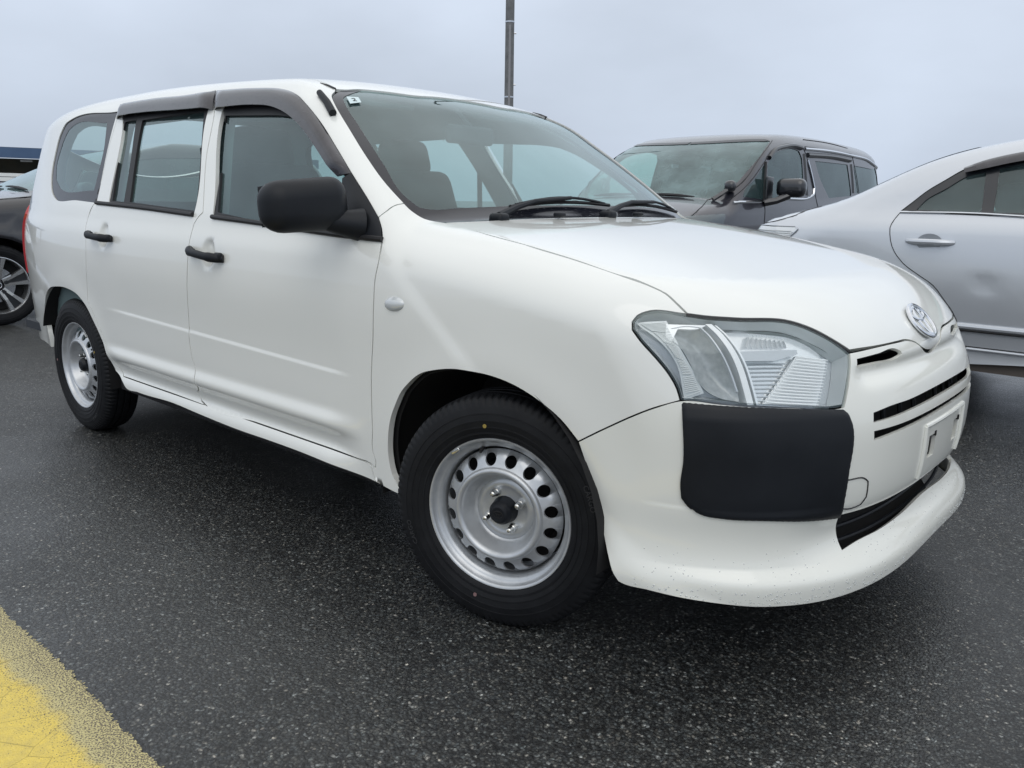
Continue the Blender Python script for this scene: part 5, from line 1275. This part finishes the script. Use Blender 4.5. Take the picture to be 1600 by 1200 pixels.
vout = [(-3.4-PI/2, .40), (-4.0, .36), (-3.5, .30)]+[(x, z) for x, z in ar]+[(x, z) for x, z in af]+[(.6, .26), (1.2, .24), (.3+PI/2, .24), (.3+PI/2, .80), (.3+PI/2, vc-.02), (.3, vc), (.01, vc)]+[(u, v) for u, v in wsn_all[::-1]]+[(-.83, vc), (-3.4, vc), (-3.4-PI/2, vc-.02)]
Q_ = dom([(-.70, -.84, 1.41), (-.61, -.9, 1.10), (-.25, -.89, 1.12), (-.27, -.88, 1.15), (-.47, -.87, 1.27)], iV)
FGv = dom([(-.76, -.84, 1.41), (-.82, -.83, 1.46), (-.95, -.82, 1.52), (-1.15, -.81, 1.565), (-1.36, -.8, 1.58), (-1.49, -.81, 1.57), (-1.53, -.82, 1.5), (-1.49, -.89, 1.14), (-1.05, -.9, 1.11), (-.68, -.9, 1.09)], iV)
SG = dom([(-1.84, -.83, 1.49), (-2.72, -.82, 1.49), (-2.76, -.88, 1.18), (-2.74, -.88, 1.16), (-2.12, -.89, 1.13), (-1.91, -.86, 1.34)], iV)
RG = dom([(-2.90, -.82, 1.49), (-3.70, -.77, 1.49), (-3.78, -.80, 1.42), (-3.80, -.84, 1.24), (-2.88, -.87, 1.19)], iV)
vb = shell('body', FV, vout, [Q_, FGv, SG, RG], mV, VANP, van, step=.05)
for h, gm in ((Q_, GLASS), (FGv, GLASS), (SG, DGLASS), (RG, DGLASS)):
    for way in (None, 'far'): panel('window_glass', FV, h, mV, gm, van, mirror=way, step=.08, off=-.006, thick=0, gap=-.004)
wgl = wsn_all+[(u, 2*.8+PI-v) for u, v in wsn_all[::-1]]
panel('windscreen', FV, wgl, mV, VGLASS, van, step=.06, off=-.004, thick=0, gap=-.004)
panel('windscreen_band', FV, wsn_all[:4]+dom([(-.90, -.70, 1.60), (-.84, -.5, 1.61), (-.80, -.3, 1.615), (-.78, -.01, 1.62)], iV), mV, FRIT, van, mirror='copy', step=.05, off=.001, thick=0, gap=0)
for far in (False, True):
    tb = lambda nm, pts, r_, m, off=.004, par=van: part(nm, tube_on(FV, mV, dens(dom(pts, iV), .04, False), r_, off, far, 8), m, par)
    tb('window_chrome', [(-.12, -.87, 1.065), (-.58, -.9, 1.08), (-1.07, -.9, 1.11), (-1.66, -.89, 1.14), (-1.72, -.89, 1.16), (-1.745, -.88, 1.22), (-1.70, -.86, 1.36), (-1.65, -.83, 1.49)], .013, CHROME)
    tb('roof_chrome', [(-1.63, -.80, 1.595), (-2.24, -.79, 1.60), (-2.88, -.79, 1.59), (-3.42, -.78, 1.56), (-3.85, -.74, 1.50)], .016, CHROME)
    tb('visor_strip', [(-1.66, -.82, 1.54), (-2.3, -.81, 1.55), (-2.80, -.81, 1.54)], .024, BLK, .006)
    tb('visor_strip', [(-.80, -.83, 1.47), (-.95, -.81, 1.545), (-1.15, -.80, 1.585), (-1.38, -.79, 1.605), (-1.55, -.80, 1.60)], .022, BLK, .006)
    tb('pillar_post', [(-.725, -.84, 1.43), (-.665, -.88, 1.26), (-.635, -.9, 1.10)], .013, RUBBER, .003)
    tb('pillar_post', [(-1.60, -.83, 1.56), (-1.585, -.85, 1.36), (-1.58, -.89, 1.15)], .045, BLK, -.03)
    tb('pillar_post', [(-2.83, -.82, 1.50), (-2.82, -.87, 1.19)], .035, BLK, -.022)
    for U in ([(-.74, -.84, 1.46), (-.96, -.81, 1.57), (-1.18, -.79, 1.615), (-1.39, -.78, 1.635), (-1.60, -.79, 1.62), (-1.66, -.83, 1.49), (-1.79, -.9, 1.1), (-1.80, -.92, .5)], [(-.74, -.83, 1.45), (-.32, -.86, 1.20), (-.10, -.88, 1.10)], [(-.63, -.91, 1.06), (-.61, -.93, .9), (-.62, -.93, .4)], [(-1.66, -.80, 1.63), (-2.9, -.80, 1.63), (-3.0, -.86, 1.2), (-3.0, -.9, .8)], [(-.04, -.67, 1.09), (.24, -.76, 1.02), (.42, -.79, .96)], [(-1.02, -.76, 1.655), (-.62, -.83, 1.455), (-.36, -.84, 1.27), (-.20, -.80, 1.17), (-.03, -.70, 1.10)], [(-1.75, -.72, 1.69), (-2.5, -.72, 1.70), (-2.9, -.73, 1.67)]):
        tb('shut_line', U, .0035, RUBBER, .0005)
    s = 1 if far else -1
    mi = part('door_mirror', rounded((-.80, s*1.07, 1.205), (.14, .26, .165), .058, Matrix.Rotation(math.radians(6)*s, 3, 'Z')), BLACKP, van)
    part('mirror_foot', join([tube([(-.62, s*.90, 1.07), (-.70, s*.98, 1.09), (-.78, s*1.06, 1.14)], [.035, .03, .035], 10)]), BLACKP, mi)
    part('mirror_strip', tube([(-.735, s*1.0, 1.175), (-.74, s*1.1, 1.172), (-.80, s*1.19, 1.172)], .006, 6), CHROME, mi)
    part('mirror_gap', rounded((-.68, s*.915, 1.20), (.13, .02, .20), .01), BLK, mi)
fm = part('fender_mirror', rounded((-.17, .80, 1.205), (.09, .10, .10), .040), BLACKP, van)
part('mirror_stem', tube([(-.14, .79, 1.17), (-.03, .72, 1.09)], .020, 8), BLACKP, fm)
hl = dom([(.46, -.79, .955), (.25, -.86, .965), (.07, -.895, .975), (.065, -.9, .95), (.11, -.91, .88), (.4, -.84, .80), (.7, -.6, .78), (.76, -.5, .84), (.66, -.62, .91)], iV)
for way in (None, 'far'):
    q = panel('headlamp', FV, hl, mV, LENS, van, mirror=way, step=.04, off=.004, thick=.01, gap=0); panel('lamp_housing', FV, hl, mV, GREYL, q, mirror=way, step=.05, off=-.012, thick=0, gap=.006)
for y0, y1, yc_ in ((-.55, .15, -.2), (.0, .6, .5)):
    P_, _ = vpts(.02, dom([(-.0, -abs(y)-.001, 1.135) for y in np.linspace(.05, .62, 8)], iV), mV, FV)
    s = -1 if yc_ < 0 else 1; part('wiper', tube([(p[0]-.02, -s*p[1] if s > 0 else p[1], p[2]) for p in P_], [.006, .010, .014, .016, .016, .014, .010, .006], 6), RUBBER, van)
gr = []
for k in range(6): gr.append(box((.86, 0, .42+k*.055), (.03, 1.0, .02)))
for gq_ in gr: part('grille_bar', gq_, CHROME, van, False)
part('number_plate', box((.935, 0, .42), (.01, .33, .165)), WHITE, van, False)
part('underbody', box((-1.5, 0, .38), (4.4, 1.4, .2)), DARK, van, False)
part('cabin_floor', box((-2.0, 0, .62), (3.4, 1.6, .05)), DASH, van, False); part('dashboard', rounded((-.30, 0, .98), (.5, 1.5, .22), .06), DASH, van)
panel('headlining', FV, [(-1.1, 1.95), (-3.5, 1.95), (-3.5, 1.6+PI-1.95), (-1.1, 1.6+PI-1.95)], mV, SEATM, van, step=.1, off=-.05, thick=0)
for x, y in ((-1.1, -.4), (-1.1, .4), (-2.1, -.4), (-2.1, .4)): seat_row(van, x, y, z=1.12)
part('rear_partition', rounded((-3.2, 0, 1.1), (.15, 1.5, .6), .05), SEATM, van)
part('tailgate_trim', box((-3.72, 0, 1.18), (.03, 1.4, .84)), DGLASS, van, False)
set_wheels(van, [(0, -.89, -1), (-3.0, -.89, -1), (0, .89, 1), (-3.0, .89, 1)], .33, .225, lambda o: alloy(o, .33, .225, STEEL, DARK))
for s in (-1, 1):
    for xc in (-3.0, 0): V, Fc = liner(0, s); part('wheel_housing', ([(v[0]+xc, v[1]*1.08, v[2]*1.05+.01) for v in V], Fc), DARK, van)
# ---------------------------------------------------------------- black hatchback at the left edge
def hatch_body():
    A = cspl([-3.9, -3.5, -3, -2, -1, -.2, .3, .6, .8], [-.16, -.07, -.02, 0, 0, -.003, -.02, -.07, -.15])
    B = cspl([.2, .4, .65, .85, .95, 1.04], [.87, .90, .91, .90, .885, .84])
    G_ = cspl([1.04, 1.2, 1.4, 1.55], [0, -.07, -.17, -.27])
    HZ = cspl([-.8, -.4, 0, .4, .65, .8], [1.10, 1.075, 1.035, .97, .86, .74]); ZR = cspl([-3.8, -3, -2.2, -1.6, -1.2], [1.38, 1.50, 1.555, 1.55, 1.50])
    WS = cspl([.95, 1.1, 1.25, 1.4, 1.5], [-.12, -.40, -.72, -1.10, -1.45])
    def F(x, y, z):
        ay = np.abs(y); zl = np.minimum(z, 1.04); fl = .02*np.exp(-((np.hypot(x, z-.33)-.40)/.06)**2)+.02*np.exp(-((np.hypot(x+2.6, z-.33)-.40)/.06)**2)
        side = ay-(A(x)+B(zl)+fl+np.where(z > 1.04, G_(z), 0)); front = x-(.88-.4*ay**2-.2*ay**4); rear = (-3.55+.15*ay**2+np.maximum(z-1, 0)*.5)-x
        low = rmax(rmax(rmax(side, front, .12), rear, .1), (z-(HZ(np.maximum(x, -.8))-.07*ay**2))*.95, .09)
        up = rmax(rmax(side*.97, (x-(WS(z)-.16*ay**2-.12*ay**4))*.6, .05), rear, .1); up = rmax(up, z-(ZR(x)-.06*ay**2-.08*ay**4), .08)
        return np.maximum(smin(low, up, .03), .15-z)
    return F
FH = hatch_body()
hat = thing('parked_car', 'black hatchback with machined alloy wheels at the left edge, behind the wagon tail', 'car', (-7.02, -.055, 0), 'cars parked around the wagon', rz=math.radians(-90))
mH = lambda U: map_side(U, .2, -3.0, .8); iH = lambda P: inv_side(P, .2, -3.0, .8)
ar = [(x, max(z, .30)) for x, z in arch(-2.6, .375, .33)][::-1]; af = [(x, max(z, .30)) for x, z in arch(0, .375, .33)][::-1]
hw = dom([(-1.40, -.01, 1.49), (-1.30, -.40, 1.45), (-1.22, -.56, 1.40), (-.95, -.66, 1.28), (-.70, -.73, 1.17), (-.50, -.74, 1.08), (-.34, -.5, 1.065), (-.28, -.01, 1.06)], iH)
hout = [(-3.0-PI/2, .40), (-3.6, .36), (-3.1, .30)]+ar+af+[(.5, .24), (1.0, .22), (.2+PI/2, .22), (.2+PI/2, .8), (.2+PI/2, vc-.02), (.2, vc), (-.28, vc)]+hw[::-1]+[(-1.40, vc), (-3.0, vc), (-3.0-PI/2, vc-.02)]
hs = dom([(-.80, -.78, 1.10), (-1.25, -.72, 1.36), (-1.7, -.70, 1.42), (-2.4, -.71, 1.40), (-2.9, -.76, 1.24), (-2.9, -.82, 1.10)], iH)
shell('body', FH, hout, [hs], mH, BLACKP, hat, step=.05)
panel('window_glass', FH, hs, mH, DGLASS, hat, mirror='copy', step=.08, off=-.005, thick=0, gap=-.004)
panel('windscreen', FH, hw+[(u, 1.6+PI-v) for u, v in hw[::-1]], mH, VGLASS, hat, step=.06, off=-.004, thick=0, gap=-.004)
for y in (-1, 1):
    P_, _ = vpts(.010, dom([(-.40, -abs(t), 1.09) for t in np.linspace(.05, .62, 7)], iH), mH, FH); part('wiper', tube([(p[0], -y*p[1], p[2]) for p in P_], [.005, .010, .012, .012, .012, .010, .005], 6), RUBBER, hat)
part('cabin_floor', box((-1.9, 0, .60), (2.8, 1.5, .05)), DASH, hat, False); part('dashboard', rounded((-.75, 0, .95), (.5, 1.4, .2), .06), TRIM, hat)
for x, y in ((-1.6, -.38), (-1.6, .38)): seat_row(hat, x, y, z=.95)
for U in ([(-.45, -.86, 1.0), (-.45, -.9, .8), (-.50, -.9, .4)], [(-1.55, -.87, 1.0), (-1.58, -.9, .8), (-1.58, -.9, .4)], [(.30, -.80, .93), (-.10, -.80, 1.0), (-.5, -.78, 1.04)]):
    for far in (False, True): part('shut_line', tube_on(FH, mH, dens(dom(U, iH), .04, False), .003, .0005, far, 5), RUBBER, hat)
panel('headlamp', FH, dom([(.35, -.80, .86), (.10, -.88, .90), (.40, -.80, .74), (.72, -.5, .72), (.74, -.45, .78)], iH), mH, CLRTAIL, hat, mirror='copy', step=.05, off=.004, thick=.01, gap=0)
for s in (-1, 1):
    part('door_mirror', rounded((-.70, s*1.0, 1.08), (.11, .20, .14), .05), BLACKP, hat)
    for xc in (-2.6, 0): V, Fc = liner(0, s); part('wheel_housing', ([(v[0]+xc, v[1]*1.08, v[2]*1.05+.01) for v in V], Fc), DARK, hat)
part('underbody', box((-1.3, 0, .38), (3.8, 1.4, .2)), DARK, hat, False)
part('grille', box((.86, 0, .50), (.04, .8, .2)), BLK, hat, False)
MACH = mat('machined_alloy', (.60, .61, .62), .25, .9)
set_wheels(hat, [(0, .905, 1), (-2.6, .905, 1), (0, -.905, -1), (-2.6, -.905, -1)], .325, .228, lambda o: alloy(o, .325, .228, MACH, BLK))
# ================================================================ LAMP POLE, SHED, FAR CARS
CONC = mat('weathered_concrete', (.17, .175, .18), .8, fn=lambda t, b: t.links.new(rmp(t, tex_noise(t, 6, 5, .6)[0], [(.3, (.12, .125, .13)), (.75, (.20, .205, .21))]), b.inputs['Base Color']))
px, py = -15.445, 16.387
BASE = Vector((px, py, 0))
pole = thing('utility_pole', 'tall grey concrete pole rising behind the wagon roof', 'pole', (px, py, 0))
tl_ = -.012
pp = [(px+tl_*0, py, 0), (px, py, 5.8), (px+.0, py, 12.5)]
part('shaft', tube(pp, [.145, .128, .112], 24), CONC, pole)
for z, r_ in ((6.05, .140), (4.0, .145)): part('band', lathe([(r_, -.03), (r_+.005, -.03), (r_+.005, .03), (r_, .03)], 24) if False else tube([(px, py, z-.02), (px, py, z+.02)], r_*.97, 24), DCHROME, pole)
dv = Vector((.72, .69, 0)).normalized()
part('cable_duct', tube([(px+.09, py-.09, 3.0), (px+.085, py-.085, 5.95)], .035, 10), mat('grey_duct', (.26, .26, .27), .6), pole)
for z in (4.35, 5.75): part('step_bolt', tube([(px+.1*dv.x, py+.1*dv.y, z), (px+.19*dv.x, py+.19*dv.y, z)], .02, 8), DCHROME, pole)
part('lamp_arm', tube([(px, py, 12.4), (px+1.0, py-.6, 12.9), (px+1.8, py-1.1, 12.9)], .05, 10), CONC, pole)
part('lamp_head', rounded((px+2.1, py-1.3, 12.88), (.8, .3, .12), .05, Matrix.Rotation(math.radians(-31), 3, 'Z')), DCHROME, pole)
# long open shed with a blue fascia
BLUE = mat('blue_fascia_paint', (.065, .125, .24), .5, fn=lambda t, b: t.links.new(rmp(t, tex_noise(t, .6, 4, .6)[0], [(.3, (.055, .105, .20)), (.75, (.085, .15, .27))]), b.inputs['Base Color']))
OLIVE = mat('shed_wall', (.2, .2, .16), .8, fn=lambda t, b: t.links.new(rmp(t, tex_noise(t, .25, 5, .6)[0], [(.35, (.14, .15, .14)), (.7, (.30, .28, .20))]), b.inputs['Base Color']))
bx_, by_ = -41.6, 11.0
BASE = Vector((bx_, by_, 0))
shed = thing('open_shed', 'long low shed with a blue fascia in the far left distance', 'building', (bx_, by_, 0))
dirv = Vector((.24, .97, 0)).normalized(); nrm = Vector((-.97, .24, 0)).normalized(); RZ = Matrix.Rotation(math.atan2(dirv.y, dirv.x), 3, 'Z')
c0 = Vector((bx_, by_, 0)); mid_ = c0+dirv*-2
part('fascia', box(tuple(mid_+Vector((0, 0, 2.83))), (34, .25, .46), RZ), BLUE, shed, False)
part('roof', box(tuple(mid_+nrm*5.3+Vector((0, 0, 3.02))), (34, 10.4, .12), RZ), CONC, shed, False)
part('back_wall', box(tuple(mid_+nrm*10+Vector((0, 0, 1.45))), (34, .2, 2.9), RZ), OLIVE, shed, False)
for k in range(9): part('post', box(tuple(mid_+dirv*(-16+k*4)+nrm*.4+Vector((0, 0, 1.3))), (.2, .2, 2.6), RZ), OLIVE, shed, False)
for k in range(4): part('ceiling_lamp', box(tuple(mid_+dirv*(-10+k*6.5)+nrm*1.5+Vector((0, 0, 2.52))), (.5, .15, .08), RZ), WHITE, shed, False)
part('wall_panel', box(tuple(mid_+nrm*9.7+dirv*4+Vector((0, 0, .95))), (9, .3, 1.9), RZ), DARK, shed, False)
# far parked cars in front of the shed: low-detail but whole
def small_car(x, y, rz, m, label, h=1.5, first=[None]):
    global BASE
    BASE = Vector((0, 0, 0))
    t = thing('parked_car', label, 'car', (x, y, 0), 'cars parked in front of the shed', rz=rz)
    prof = [(-2.1, .35), (-2.15, .8), (-2.0, 1.0), (-1.75, h-.08), (-1.3, h), (.2, h), (.5, h-.08), (1.05, 1.0), (1.8, .88), (2.1, .7), (2.12, .35)]
    V = []; 
    for y_, k in ((-.82, 0), (.82, 0)): 
        for px_, pz in prof: V.append((px_, y_*(.82 if pz > 1.05 else 1.), pz))
    n = len(prof); Fc = [tuple(range(n))[::-1], tuple(range(n, 2*n))]+[(i, (i+1) % n, n+(i+1) % n, n+i) for i in range(n)]
    part('body', (V, Fc), m, t, ang=40)
    for s in (-1, 1):
        yv = s*.835
        W_ = [(-1.65, s*.80, 1.04), (-1.45, s*.70, h-.12), (.25, s*.70, h-.12), (.85, s*.80, 1.04)]
        part('side_glass', (W_, [(0, 1, 2, 3)]), FRIT, t, False)
        for xx in (-1.3, 1.3): part('wheel', lathe([(0, -.02), (.2, -.02), (.21, 0), (.30, .01), (.31, .1)], 20, c=(xx, s*.84 if s < 0 else .74, .31)), TYRE, t)
    part('windscreen', ([(.52, -.62, h-.10), (.52, .62, h-.10), (1.06, .70, 1.03), (1.06, -.70, 1.03)], [(0, 1, 2, 3)]), FRIT, t, False)
    return t
small_car(-27.5, 5.4, math.radians(-86), WHITE, 'white car, the nearer of two white roofs far left beyond the black hatchback', 1.50)
small_car(-32.5, 7.6, math.radians(-88), WHITE, 'white car farther back, in the shade edge of the blue fascia shed', 1.72)
small_car(-29.6, 8.6, math.radians(-86), VANP, 'dark grey car parked between the two white cars before the shed', 1.52)
